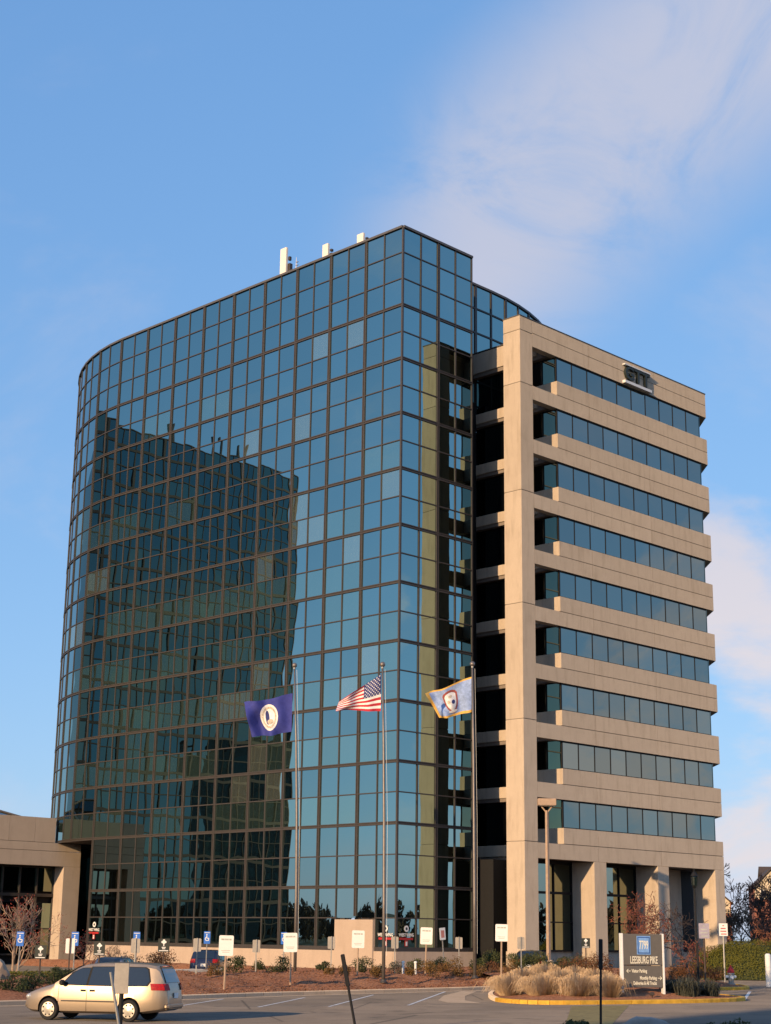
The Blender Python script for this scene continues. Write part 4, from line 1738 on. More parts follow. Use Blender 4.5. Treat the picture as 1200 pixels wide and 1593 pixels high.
def car(name, label, cat, loc, heading, prof, bottom, belt, halfw, wheels, wr, windows, ws, rw_, pm, tail, rails=False, hub=8, seams=(), handles=(), strip_z=None, plate=None):
    """prof: roofline (x, z) from front bumper to rear bumper; everything in metres, x runs backwards"""
    t = thing(name, label, cat, loc, heading)
    Lx = prof[-1][0]

    def Wd(x):
        q = abs(x - Lx / 2) / (Lx / 2)
        return halfw * (1 - 0.24 * q ** 7 - 0.05 * q ** 2)

    def ys(x, z):
        w = Wd(x)
        if z <= belt:
            q = (z - 0.62) / 0.5
            return w * (1 - 0.045 * q * q)
        return w * (1 - 0.045 * ((belt - 0.62) / 0.5) ** 2) - (z - belt) * 0.30

    st = sorted(set([round(0.02 + (Lx - 0.04) * k / 44, 3) for k in range(45)] + [round(p[0], 3) for p in prof]))
    rings = []
    for x in st:
        zb = interp(bottom, x)
        zt = interp(prof, x)
        w = Wd(x)
        e = min(x, Lx - x)
        k = 0.90 + 0.10 * smooth01(e / 0.22)
        if zt > belt + 0.06:
            half = [(0, zb), (0.8 * w, zb), (0.965 * w, zb + 0.07)]
            half += [(ys(x, z), z) for z in (0.45, 0.70, belt - 0.10, belt)]
            half += [(ys(x, belt + (zt - belt) * f), belt + (zt - belt) * f) for f in (0.45, 0.85)]
            half += [(ys(x, zt) - 0.07, zt - 0.015), (ys(x, zt) * 0.5, zt + 0.012), (0, zt + 0.018)]
        else:
            h = zt - zb
            half = [(0, zb), (0.8 * w, zb), (0.965 * w, zb + 0.07)]
            half += [(w * a, zb + h * f) for a, f in ((1.0, 0.35), (1.0, 0.6), (0.985, 0.80), (0.965, 0.88))]
            half += [(w * a, zb + h * f) for a, f in ((0.93, 0.94), (0.88, 0.98))]
            half += [(w * 0.80, zt), (w * 0.45, zt + 0.02), (0, zt + 0.028)]
        half = [(y * k, z) for y, z in half]
        ring = [(x, -y, z) for y, z in half] + [(x, y, z) for y, z in half[-2:0:-1]]
        rings.append(ring)
    m = MB()
    m.loft(rings, True, True)
    body = part('body', m, MT[pm], t)
    # cut the wheel arches
    cut = MB()
    for wx in wheels:
        for s in (-1, 1):
            r = []
            for yy in (s * (halfw - 0.27), s * (halfw + 0.3)):
                r.append([(wx + (wr + 0.065) * cos(2 * pi * k / 22), yy, wr + 0.01 + (wr + 0.065) * sin(2 * pi * k / 22)) for k in range(22)])
            cut.loft(r, True, True)
    co = link('cutter', cut.mesh('cutter', [MT['black']]))
    co.matrix_world = t.matrix_basis.copy()
    bm_ = bmesh.new()
    bm_.from_mesh(co.data)
    bmesh.ops.recalc_face_normals(bm_, faces=bm_.faces)
    bm_.to_mesh(co.data)
    bm_.free()
    bm_ = bmesh.new()
    bm_.from_mesh(body.data)
    bmesh.ops.recalc_face_normals(bm_, faces=bm_.faces)
    bm_.to_mesh(body.data)
    bm_.free()
    md = body.modifiers.new('b', 'BOOLEAN')
    md.operation = 'DIFFERENCE'
    md.object = co
    md.solver = 'EXACT'
    bpy.context.view_layer.update()
    dg = bpy.context.evaluated_depsgraph_get()
    me = bpy.data.meshes.new_from_object(body.evaluated_get(dg))
    body.modifiers.clear()
    body.data = me
    bpy.data.objects.remove(co)
    flat_shade(body, 32)
    if len(me.materials) < 2:
        me.materials.append(MT['black'])
    for p in me.polygons:      # inside of the arches is dark
        for wx in wheels:
            if (abs(p.normal.y) < 0.5 or abs(p.center.y) < halfw - 0.2) and abs(p.center.x - wx) < wr + 0.08 and p.center.z < 2 * wr + 0.08 and abs(p.center.y) < halfw - 0.03 and (abs((p.center.x - wx) ** 2 + (p.center.z - wr - 0.01) ** 2 - (wr + 0.065) ** 2) < 0.03 or abs(abs(p.center.y) - halfw + 0.27) < 0.02):
                p.material_index = 1
    # wheels
    tyre = MB()
    tyre.lathe([(wr * 0.66, -0.10), (wr * 0.93, -0.105), (wr, -0.07), (wr, 0.07), (wr * 0.93, 0.105), (wr * 0.66, 0.10)], 26)
    tyre.v = [(x, z, y) for x, y, z in tyre.v]
    tme = tyre.mesh('tyre', [MT['rubber']])
    cap = MB()
    cap.lathe([(wr * 0.68, 0.0), (wr * 0.66, 0.025), (wr * 0.45, 0.03), (wr * 0.15, 0.045), (0.01, 0.05)], 24)
    cap.v = [(x, -z, y) for x, y, z in cap.v]
    cme = cap.mesh('hubcap', [MT['hubcap']])
    hol = MB()
    for k in range(hub):
        a = 2 * pi * (k + 0.5) / hub
        cx, cz = wr * 0.52 * cos(a), wr * 0.52 * sin(a)
        hol.add([(cx + 0.030 * cos(q), -0.031, cz + 0.030 * sin(q)) for q in (0, 1.05, 2.1, 3.14, 4.19, 5.24)], [(0, 1, 2, 3, 4, 5)])
    hme = hol.mesh('hubcap_holes', [MT['black']])
    for wx in wheels:
        for s in (-1, 1):
            wo = link('wheel', tme, t, (wx, s * (halfw - 0.13), wr), 0 if s < 0 else pi)
            c = link('hubcap', cme, wo, (0, -0.095, 0))
            h = link('hubcap_holes', hme, wo, (0, -0.097, 0))
            h['kind'] = 'stuff'

    def side_patch(name_, poly, mat, off=0.008, sub=None, sides=(-1, 1)):
        o = None
        for s in sides:
            m = MB()
            # fan triangulation with a mid point keeps to the curved side
            n = len(poly)
            cx = sum(p[0] for p in poly) / n
            cz = sum(p[1] for p in poly) / n
            ringA = []
            for i in range(n):
                a, b = poly[i], poly[(i + 1) % n]
                for q in range(5):
                    ringA.append((a[0] + (b[0] - a[0]) * q / 5, a[1] + (b[1] - a[1]) * q / 5))
            K = 4
            for r in range(K + 1):
                f = 1 - r / K
                for x, z in ringA:
                    X, Z = cx + (x - cx) * f, cz + (z - cz) * f
                    m.v.append((X, s * (ys(X, Z) + off), Z))
            nn = len(ringA)
            for r in range(K):
                for i in range(nn):
                    m.f.append((r * nn + i, r * nn + (i + 1) % nn, (r + 1) * nn + (i + 1) % nn, (r + 1) * nn + i))
                    m.m.append(0)
            o = part(name_, m, mat, t, True)
        return o
    for poly in windows:
        cx = sum(p[0] for p in poly) / len(poly)
        cz = sum(p[1] for p in poly) / len(poly)
        side_patch('window_seal', [(cx + (x - cx) * 1.0 + (0.045 if x > cx else -0.045), z + (0.02 if z > cz else -0.02)) for x, z in poly], MT['black'], 0.005)
        side_patch('side_window', poly, MT['carglass'], 0.010)
    for nm, rng_ in (('windscreen', ws), ('rear_window', rw_)):
        m = MB()
        nx2, ny2 = 8, 8
        for i in range(nx2 + 1):
            x = rng_[0] + (rng_[1] - rng_[0]) * i / nx2
            zt = interp(prof, x)
            ye = (ys(x, max(zt, belt)) - 0.10) * 0.98
            for j in range(ny2 + 1):
                v = -1 + 2 * j / ny2
                sl = 0.030 * (1 - v * v)
                m.v.append((x + (0.014 if nm == 'rear_window' else -0.014), ye * v, zt + 0.014 + (0.012 if abs(v) < 0.9 else 0.006)))
        for i in range(nx2):
            for j in range(ny2):
                a = i * (ny2 + 1) + j
                m.f.append((a, a + 1, a + ny2 + 2, a + ny2 + 1))
                m.m.append(0)
        part(nm, m, MT['carglass'], t, True)
    for x in seams:
        side_patch('door_seam', [(x - 0.006, 0.30), (x + 0.006, 0.30), (x + 0.006, belt - 0.02), (x - 0.006, belt - 0.02)], MT['black'], 0.004)
    for x, z in handles:
        side_patch('door_handle', [(x - 0.09, z - 0.03), (x + 0.09, z - 0.03), (x + 0.09, z + 0.03), (x - 0.09, z + 0.03)], MT['black'], 0.022)
    if strip_z:
        side_patch('rub_strip', [(wheels[0] + 0.45, strip_z - 0.022), (wheels[1] - 0.45, strip_z - 0.022), (wheels[1] - 0.45, strip_z + 0.022), (wheels[0] + 0.45, strip_z + 0.022)], MT['bronze_dk'], 0.016)
    # lamps
    (tx0, tx1, tz0, tz1) = tail
    side_patch('tail_lamp', [(tx0 + 0.06, tz0), (tx1, tz0), (tx1, tz1), (tx0, tz1)], MT['lamp_red'], 0.012)
    xr = Lx - 0.02
    for s in (-1, 1):
        m = MB()
        r = []
        for z in (tz0, (tz0 + tz1) / 2, tz1):
            # the rear surface at height z
            xs = max(x for x in st if interp(prof, x) >= z - 0.02)
            r.append((xs + 0.035, z))
        for a in range(2):
            (xa, za), (xb, zb) = r[a], r[a + 1]
            ya, yb = halfw * 0.52, ys(Lx - 0.25, tz0) * 0.97
            m.quad((xa + 0.02, s * ya, za), (xa - 0.05, s * yb, za), (xb - 0.05, s * yb, zb), (xb + 0.02, s * ya, zb))
        part('tail_lamp', m, MT['lamp_red'], t)
    for s in (-1, 1):
        m = MB()
        m.ball((0.20, s * halfw * 0.66, 0.70), 0.15, 0.22, 0.10, 10, 6)
        part('headlight', m, MT['lamp_clear'], t, True)
        m = MB()
        xm = ws[0] + 0.32
        m.bev(min(xm, xm) - 0.07, xm + 0.09, min(s * halfw, s * (halfw + 0.20)), max(s * halfw, s * (halfw + 0.20)), belt + 0.0, belt + 0.17, 0.04)
        part('door_mirror', m, MT['black'], t)
    m = MB()
    m.bev(Lx - 0.16, Lx + 0.035, -halfw * 0.72, halfw * 0.72, 0.38, 0.58, 0.07)
    part('rear_bumper', m, MT[pm], t)
    if plate:
        m = MB()
        m.box(Lx + 0.0, Lx + 0.03, -0.16, 0.16, plate - 0.08, plate + 0.08)
        part('number_plate', m, MT['white'], t)
    if rails:
        for s in (-1, 1):
            m = MB()
            x0, x1 = ws[1] + 0.25, rw_[0] - 0.1
            z = max(p[1] for p in prof)
            y = s * (ys((x0 + x1) / 2, z) - 0.14)
            m.tube([(x0, y, z - 0.02), (x0 + 0.12, y, z + 0.07), (x1 - 0.12, y, z + 0.07), (x1, y, z - 0.02)], 0.028, 6)
            part('roof_rail', m, MT['alum'], t)
    return t


VP = [(0.0, 0.52), (0.04, 0.72), (0.18, 0.83), (0.55, 0.95), (1.05, 1.08), (1.16, 1.13), (1.5, 1.37), (1.86, 1.60), (2.15, 1.70), (2.7, 1.755), (3.5, 1.765), (4.3, 1.74), (4.62, 1.69), (4.74, 1.60), (4.86, 1.36), (4.98, 1.10), (5.02, 0.98), (5.06, 0.72), (5.07, 0.50)]
VB = [(0.0, 0.34), (0.3, 0.24), (1.0, 0.22), (4.2, 0.24), (4.8, 0.32), (5.07, 0.40)]
hd = radians(-60.0)
vx, vy = -43.60 - (0.98 * cos(hd) + 0.83 * sin(hd)), -28.0 - (0.98 * sin(hd) - 0.83 * cos(hd))
van = car('minivan', 'gold minivan driving left along the near lane of the parking lot', 'minivan', (vx, vy, ROAD), hd, VP, VB, 1.06, 0.96,
    (0.98, 3.82), 0.335,
    [[(1.42, 1.10), (2.28, 1.08), (2.36, 1.60), (2.02, 1.58), (1.78, 1.44)],
     [(2.36, 1.08), (3.36, 1.08), (3.36, 1.64), (2.44, 1.62)],
     [(3.48, 1.08), (4.38, 1.10), (4.47, 1.24), (4.36, 1.58), (4.24, 1.63), (3.48, 1.64)]],
    (1.16, 1.98), (4.66, 4.95), 'gold_paint', (4.50, 4.97, 0.96, 1.16), False, 8, (1.32, 2.33, 3.42), ((2.20, 0.92), (2.52, 0.92)), 0.60, 0.80)
van.scale = (0.90, 0.90, 0.94)
SP = [(0.0, 0.50), (0.05, 0.78), (0.2, 0.92), (0.7, 1.02), (1.15, 1.10), (1.25, 1.14), (1.6, 1.42), (1.95, 1.63), (2.4, 1.70), (3.2, 1.71), (3.95, 1.66), (4.12, 1.52), (4.30, 1.18), (4.38, 1.04), (4.43, 0.80), (4.45, 0.5)]
SB = [(0.0, 0.36), (0.3, 0.28), (3.9, 0.28), (4.45, 0.42)]
SWIN = [[(1.55, 1.10), (2.35, 1.10), (2.40, 1.56), (2.05, 1.54), (1.86, 1.42)], [(2.48, 1.10), (3.25, 1.12), (3.22, 1.58), (2.50, 1.57)], [(3.36, 1.14), (3.86, 1.20), (3.82, 1.52), (3.34, 1.57)]]


def suv(label, rear, heading, pm, rails, hs=1.0):
    x, y = rear[0] - 4.45 * cos(heading), rear[1] - 4.45 * sin(heading)
    c = car('parked_car', label, 'car', (x, y, rear[2]), heading, SP, SB, 1.06, 0.92, (0.90, 3.55), 0.35, SWIN, (1.25, 2.02), (3.98, 4.29), pm, (3.98, 4.34, 0.98, 1.20), rails, 6, (1.45, 2.44, 3.30), ((2.28, 0.94), (3.16, 0.94)), None, 0.86)
    c.scale = (1, 1, hs)
    return c


suv('dark blue compact car parked tail first below the glass tower', (-13.9, 1.2, -1.62), radians(222), 'blue_paint', False, 0.93)
suv('silver car with roof rails, only its roof showing above the gold minivan', (-22.6, -1.9, -1.62), radians(222), 'silver_paint', True, 0.74)
suv('charcoal car half hidden by shrubs at the foot of the concrete corner pillar', (3.3, -7.6, -1.58), radians(215), 'char_paint', False)

# ------------------------------------------------------------------ vegetation
MT['leaf_gold'] = foliage('golden_leaves', [(0.20, 0.105, 0.030), (0.13, 0.085, 0.030), (0.30, 0.17, 0.055)])
MT['leaf_dark'] = foliage('dark_green_leaves', [(0.028, 0.045, 0.018), (0.050, 0.065, 0.026), (0.10, 0.105, 0.045)])
MT['leaf_green'] = foliage('olive_green_leaves', [(0.055, 0.075, 0.026), (0.095, 0.105, 0.035), (0.15, 0.135, 0.05)])
MT['leaf_russet'] = foliage('russet_leaves', [(0.17, 0.070, 0.030), (0.12, 0.060, 0.032), (0.24, 0.12, 0.055)])
MT['leaf_amber'] = foliage('amber_leaves', [(0.30, 0.115, 0.022), (0.21, 0.10, 0.028), (0.38, 0.19, 0.045)])
MT['leaf_blue'] = foliage('grey_green_leaves', [(0.060, 0.070, 0.055), (0.085, 0.090, 0.070), (0.14, 0.13, 0.10)])
MT['leaf_hedge'] = foliage('clipped_hedge_leaves', [(0.100, 0.105, 0.016), (0.155, 0.145, 0.022), (0.19, 0.18, 0.035)])
MT['straw'] = foliage('dry_ornamental_grass', [(0.56, 0.40, 0.24), (0.70, 0.53, 0.34), (0.44, 0.29, 0.16)])
MT['woods'] = foliage('winter_woods', [(0.045, 0.036, 0.028), (0.070, 0.056, 0.040), (0.10, 0.075, 0.055)])


def leaf_quad(m, p, d, size, rr):
    d = d.normalized()
    a = d.cross(Vector((rr.uniform(-1, 1), rr.uniform(-1, 1), rr.uniform(-1, 1)))).normalized()
    b = d.cross(a)
    l, w = size * rr.uniform(0.7, 1.3), size * rr.uniform(0.35, 0.6)
    m.quad(p - b * w * 0.5, p + a * l * 0.4 - b * w * 0.1 + d * 0.1 * l, p + b * w * 0.5, p - a * l * 0.6)


def leaf_mass(m, rx, ry, rz, zc, n, size, rr, lumps=9, flat=1.0):
    """leaves on and inside a lumpy mound"""
    lp = []
    for _ in range(lumps):
        a = rr.uniform(0, 2 * pi)
        q = rr.uniform(0.15, 0.8)
        lp.append((cos(a) * q * rx, sin(a) * q * ry, zc + rr.uniform(-0.55, 0.62) * rz * (1 - 0.5 * q * q), rr.uniform(0.34, 0.58)))
    for _ in range(n):
        cx, cy, cz, s = rr.choice(lp)
        d = Vector((rr.gauss(0, 1), rr.gauss(0, 1), rr.gauss(0, 1))).normalized()
        q = rr.uniform(0.55, 1.08)
        p = Vector((cx + d.x * rx * s * q, cy + d.y * ry * s * q, cz + d.z * rz * s * q))
        if p.z < 0.02:
            p.z = rr.uniform(0.02, 0.15 * rz)
        leaf_quad(m, p, d + Vector((rr.uniform(-.8, .8), rr.uniform(-.8, .8), rr.uniform(-.5, .8))), size, rr)


def shrub(kind, x, y, z, w, h, label, group, seed, name='shrub'):
    rr = random.Random(seed)
    t = thing(name, label, 'shrub', (x, y, z - 0.06), rr.uniform(0, 6), group)
    m = MB()
    for k in range(7):
        a = rr.uniform(0, 2 * pi)
        e = Vector((cos(a) * w * 0.33, sin(a) * w * 0.33, h * rr.uniform(0.5, 0.85)))
        m.tube([(0, 0, -0.05), e * 0.45 + Vector((0, 0, 0.05)), e], [0.022, 0.014, 0.006], 4)
    part('stems', m, MT['bark'], t)
    m = MB()
    n = int(260 + 700 * w * h)
    leaf_mass(m, w * 0.56, w * 0.56, h * 0.60, h * 0.50, n, 0.085 if kind not in ('dark', 'green') else 0.10, rr)
    part('foliage', m, MT['leaf_' + kind], t)
    return t


def spiky(x, y, z, w, h, label, group, seed):
    rr = random.Random(seed)
    t = thing('tufted_plant', label, 'plant', (x, y, z - 0.05), 0, group)
    m = MB()
    for _ in range(520):
        a = rr.uniform(0, 2 * pi)
        ln = h * rr.uniform(0.6, 1.15)
        o = rr.uniform(0.15, 1.05)
        d = Vector((cos(a), sin(a), 0))
        s = Vector((-sin(a), cos(a), 0)) * 0.016
        b = Vector((rr.uniform(-.3, .3) * w, rr.uniform(-.3, .3) * w, 0))
        p1 = b + d * o * w * 0.25 + Vector((0, 0, ln * 0.6))
        p2 = b + d * o * w * 0.62 + Vector((0, 0, ln * (0.95 - 0.5 * o)))
        m.add([b - s, b + s, p1 + s, p1 - s, p2], [(0, 1, 2, 3), (3, 2, 4)])
    part('blades', m, MT['leaf_blue'], t)['kind'] = 'stuff'
    return t


def grass_clump(x, y, z, w, h, label, seed):
    rr = random.Random(seed)
    h *= 0.88
    t = thing('ornamental_grass', label, 'grass clump', (x, y, z - 0.02), 0, 'straw-coloured ornamental grass clumps on the island')
    m = MB()
    sw = rr.uniform(0, 6)
    for _ in range(1500):
        a = rr.uniform(0, 2 * pi)
        q = sqrt(rr.random())
        d = Vector((cos(a), sin(a), 0))
        d2 = (d + Vector((cos(sw), sin(sw), 0)) * 0.35 + Vector((rr.gauss(0, .25), rr.gauss(0, .25), 0)))
        s = Vector((-sin(a + 1.0), cos(a + 1.0), 0)) * rr.uniform(0.006, 0.012)
        b = d * q * w * 0.30
        ln = h * rr.uniform(0.75, 1.08) * (1 if rr.random() < 0.72 else 0.55)
        o = q * rr.uniform(0.6, 1.1)
        p1 = b + d2 * o * w * 0.16 + Vector((0, 0, ln * (0.62 - 0.10 * o)))
        p2 = b + d2 * o * w * 0.30 + Vector((0, 0, ln * (0.96 - 0.34 * o)))
        p3 = b + d2 * o * w * 0.40 + Vector((0, 0, max(0.04, ln * (0.94 - 0.86 * o * rr.uniform(0.6, 1.2)))))
        m.add([b - s, b + s, p1 + s, p1 - s, p2 + s * 0.7, p2 - s * 0.7, p3], [(0, 1, 2, 3), (3, 2, 4, 5), (5, 4, 6)])
    part('blades', m, MT['straw'], t)['kind'] = 'stuff'
    return t


GG = 'clipped golden shrubs in the mulch bed'
for i, (x, y, z, w, h, lab) in enumerate([
        (-22.87, -10.53, -1.10, 0.80, 0.78, 'round golden shrub between the first and second large white signs'),
        (-16.84, -11.90, -1.10, 0.66, 0.66, 'small golden shrub behind the leaning black post'),
        (-15.60, -11.60, -1.08, 0.70, 0.62, 'small golden shrub below the large white sign at the entrance block'),
        (-13.88, -12.00, -1.10, 0.66, 0.58, 'little olive-gold shrub just left of the striped-flag pole foot'),
        (-11.18, -11.91, -1.10, 0.66, 0.55, 'little golden shrub just right of the striped-flag pole foot'),
        (-10.52, -12.62, -1.10, 1.05, 0.85, 'spreading brown-gold shrub below the large white sign by the two white pipes'),
        (-8.27, -12.12, -1.10, 1.30, 1.02, 'largest golden shrub of the bed, below the glass tower corner'),
        (-7.45, -13.01, -1.12, 0.95, 0.66, 'low golden-brown shrub at the right of the largest golden shrub'),
        (-6.31, -14.36, -1.05, 1.14, 0.92, 'golden shrub at the foot of the large white sign before the corner pillar')]):
    shrub('gold', x, y, z, w, h, lab, GG, 100 + i)
for i, (k, x, y, z, w, h, lab) in enumerate([
        ('dark', -17.62, -5.80, -1.08, 1.18, 0.95, 'dark green shrub right of the parked dark blue car'),
        ('dark', -12.77, -2.07, -1.10, 0.80, 0.70, 'dark shrub under the grey sign back by the tower base wall'),
        ('dark', -15.33, -6.48, -1.05, 1.15, 0.90, 'green shrub beside the second large white sign post'),
        ('dark', -8.81, -2.97, -1.05, 0.90, 0.62, 'dark shrub just right of the navy-flag pole foot'),
        ('dark', -12.13, -9.51, -1.05, 1.15, 0.86, 'dense dark shrub in front of the entrance block'),
        ('dark', -11.02, -9.29, -1.08, 0.90, 0.56, 'low dark shrub touching the striped-flag pole'),
        ('blue', -10.19, -10.06, -1.10, 0.95, 0.85, 'thin grey-green shrub left of the two white pipes'),
        ('green', -5.10, -8.17, -0.98, 1.10, 0.80, 'green shrub below the grey sign back at the tower corner'),
        ('green', -6.20, -7.40, -1.00, 1.00, 0.75, 'green shrub behind the largest golden shrub'),
        ('dark', -2.21, -8.39, -0.98, 1.00, 0.82, 'very dark shrub at the foot of the gold-fringed-flag pole'),
        ('green', -2.34, -9.77, -0.98, 1.40, 1.15, 'tall olive shrub left of the white sign at the corner pillar'),
        ('green', -1.43, -10.85, -0.95, 1.70, 1.05, 'broad olive shrub hiding the charcoal car'),
        ('green', -0.60, -11.86, -0.95, 2.15, 1.10, 'long green shrub at the foot of the tall tan lamp post'),
        ('dark', -3.14, -15.08, -1.02, 1.15, 0.95, 'green shrub behind the straw grass clumps'),
        ('green', 1.60, -12.30, -0.98, 2.0, 0.95, 'long green shrub right of the tall tan lamp post'),
        ('russet', -5.65, -9.05, -1.05, 0.85, 0.60, 'small russet shrub at the tower corner'),
        ('russet', -4.10, -11.00, -1.00, 1.25, 0.70, 'low russet shrub left of the olive shrubs'),
        ('russet', -5.87, -18.09, -1.15, 1.50, 1.30, 'large russet shrub behind the island grasses, left of the address sign'),
        ('russet', -5.94, -19.63, -1.15, 1.60, 1.35, 'large red-brown shrub directly left of the address sign'),
        ('russet', -4.61, -20.60, -1.15, 1.10, 1.12, 'brown shrub partly behind the address sign left post'),
        ('russet', -3.2, -22.6, -1.2, 1.2, 0.85, 'low brown shrub seen under the address sign'),
        ('amber', -1.22, -21.05, -1.18, 1.50, 0.90, 'bright amber shrub just right of the address sign'),
        ('amber', 1.02, -20.79, -1.20, 1.40, 0.95, 'amber shrub between the dark posts and the address sign'),
        ('russet', 0.50, -22.10, -1.25, 1.20, 0.85, 'brown twiggy shrub left of the fire hydrant'),
        ('russet', -9.33, -26.91, -1.30, 1.0, 0.72, 'small brown shrub behind the spiky dark plants'),
        ('dark', -37.85, -16.86, -1.42, 1.10, 0.80, 'dark shrub at the far left edge beside the boulder'),
        ('dark', -36.72, -16.41, -1.36, 1.15, 0.90, 'dark shrub behind the minivan bonnet, second from the left edge'),
        ('dark', -34.82, -15.28, -1.25, 1.10, 0.84, 'dark shrub behind the minivan windscreen'),
        ('dark', -33.7, -14.2, -1.18, 1.0, 0.70, 'dark shrub behind the minivan front door'),
        ('russet', -16.67, 1.16, -1.2, 1.9, 1.25, 'broad reddish winter shrub left of the parked dark blue car'),
        ('russet', -18.4, 1.9, -1.2, 1.5, 1.05, 'reddish winter shrub above the gold minivan rear window')]):
    shrub(k, x, y, z, w, h, lab, 'shrubs in the beds below the buildings', 200 + i)
for i, (x, y, z, w, h, lab) in enumerate([(-12.08, -28.21, -1.45, 1.1, 1.0, 'dark spiky tufted plant right of the address sign, back one of three'),
                                          (-12.49, -29.38, -1.48, 1.25, 1.05, 'dark spiky tufted plant at the front kerb right of the address sign'),
                                          (-11.0, -29.40, -1.48, 1.0, 0.9, 'dark spiky tufted plant at the right tip of the island')]):
    spiky(x, y, z, w, h, lab, 'dark spiky plants on the island', 300 + i)
for i, (x, y, z, w, h, lab) in enumerate([
        (-18.56, -24.65, -1.46, 1.55, 1.10, 'straw grass clump at the left tip of the island'),
        (-18.61, -26.37, -1.46, 1.60, 1.15, 'straw grass clump at the front left of the island'),
        (-17.92, -27.53, -1.46, 1.65, 1.18, 'straw grass clump at the middle of the island front'),
        (-16.80, -28.26, -1.46, 1.65, 1.18, 'straw grass clump left of the upright black marker post'),
        (-16.35, -27.7, -1.42, 1.10, 1.05, 'straw grass clump touching the address sign left post'),
        (-15.19, -22.45, -1.35, 1.30, 1.15, 'straw grass clump at the back left of the island'),
        (-13.73, -22.65, -1.30, 1.60, 1.36, 'tallest straw grass clump at the back of the island'),
        (-12.93, -23.66, -1.28, 1.50, 1.20, 'straw grass clump in the back row, before the russet shrubs'),
        (-15.73, -24.96, -1.34, 1.55, 1.20, 'straw grass clump in the centre of the group'),
        (-13.9, -25.46, -1.30, 1.45, 1.15, 'straw grass clump just behind the address sign left post')]):
    grass_clump(x, y, z, w, h, lab, 400 + i)


def branch(mt, mw, p, d, ln, r, depth, rr, spread, droop, twig_r, ends=None):
    pts, rad = [p], [r]
    n = 3
    for k in range(n):
        d = (d + Vector((rr.gauss(0, .16), rr.gauss(0, .16), rr.gauss(0, .12) + droop))).normalized()
        p = p + d * ln / n
        pts.append(p)
        rad.append(max(twig_r, r * (1 - 0.32 * (k + 1) / n)))
    (mt if r > 0.028 else mw).tube(pts, rad, 6 if r > 0.06 else (4 if r > 0.02 else 3), False)
    if depth == 0:
        if ends is not None:
            ends.append((pts[-1], d))
        return
    for k in range(rr.choice((2, 3, 3)) + (1 if depth <= 2 else 0)):
        a = rr.uniform(0, 2 * pi)
        side = d.cross(Vector((cos(a), sin(a), 0.3))).normalized()
        nd = (d * rr.uniform(0.55, 1.0) + side * spread * rr.uniform(0.6, 1.2)).normalized()
        q = pts[rr.choice((1, 2, 3, 3))] if k else pts[3]
        branch(mt, mw, q, nd, ln * rr.uniform(0.62, 0.86), rad[-1] * rr.uniform(0.55, 0.8), depth - 1, rr, spread, droop, twig_r, ends)


def bare_tree(name, loc, h, label, seed, stems=1, depth=5, spread=0.75, droop=0.02, bark='bark_dk', twig='bark_dk', r=None, lean=0.1, group=None, berries=0, first=0.33, twig_r=0.006, cat='tree'):
    rr = random.Random(seed)
    t = thing(name, label, cat, loc, 0, group)
    mt, mw = MB(), MB()
    ends = []
    for s in range(stems):
        a = 2 * pi * s / stems + rr.uniform(0, 1)
        d = Vector((cos(a) * lean * (1 if stems == 1 else 4), sin(a) * lean * (1 if stems == 1 else 4), 1)).normalized()
        branch(mt, mw, Vector((0, 0, -0.1)), d, h * first, (r or h * 0.022), depth, rr, spread, droop, twig_r, ends)
    part('trunk', mt, MT[bark], t)
    part('crown', mw, MT[twig], t)
    if berries:
        mb_ = MB()
        for p, d in ends:
            for _ in range(berries):
                q = p + Vector((rr.gauss(0, .09), rr.gauss(0, .09), rr.gauss(0, .08)))
                leaf_quad(mb_, q, Vector((rr.gauss(0, 1), rr.gauss(0, 1), rr.gauss(0, 1))), 0.075, rr)
        tag(part('berries', mb_, MT['berry'], t), kind='stuff')
    return t


bare_tree('crabapple_tree', (-5.9, -22.7, -1.3), 4.2, 'spreading bare crabapple tree with reddish twigs behind the address sign', 61, 1, 6, 1.15, 0.015, 'bark_dk', 'twig_red', 0.14, 0.15, None, 1, 0.34, 0.011)
bare_tree('crabapple_tree', (-2.6, -22.9, -1.3), 4.4, 'dark bare crabapple tree leaning right, behind the purple-grey sign', 62, 1, 6, 1.15, 0.015, 'bark_dk', 'bark_dk', 0.13, 0.15, None, 0, 0.34, 0.011)
bare_tree('berry_tree', (-27.4, -1.0, -1.2), 3.0, 'small multi-stemmed tree with red berries at the left edge', 21, 4, 4, 0.55, 0.05, 'bark_pale', 'bark_pale', 0.055, 0.10, None, 3, 0.42, 0.009)
bare_tree('small_tree', (-22.4, 0.4, -1.2), 1.9, 'small umbrella-shaped brown tree beside the tower base wall', 33, 1, 5, 1.2, -0.05, 'bark', 'bark', 0.05, 0.05, None, 2, 0.42, 0.007)
bare_tree('small_shrub', (-17.6, 4.4, -1.2), 1.45, 'small grey leafless shrub by the tower base wall', 35, 3, 4, 0.8, 0.03, 'bark', 'bark', 0.03, 0.12, None, 0, 0.4, 0.007, cat='shrub')
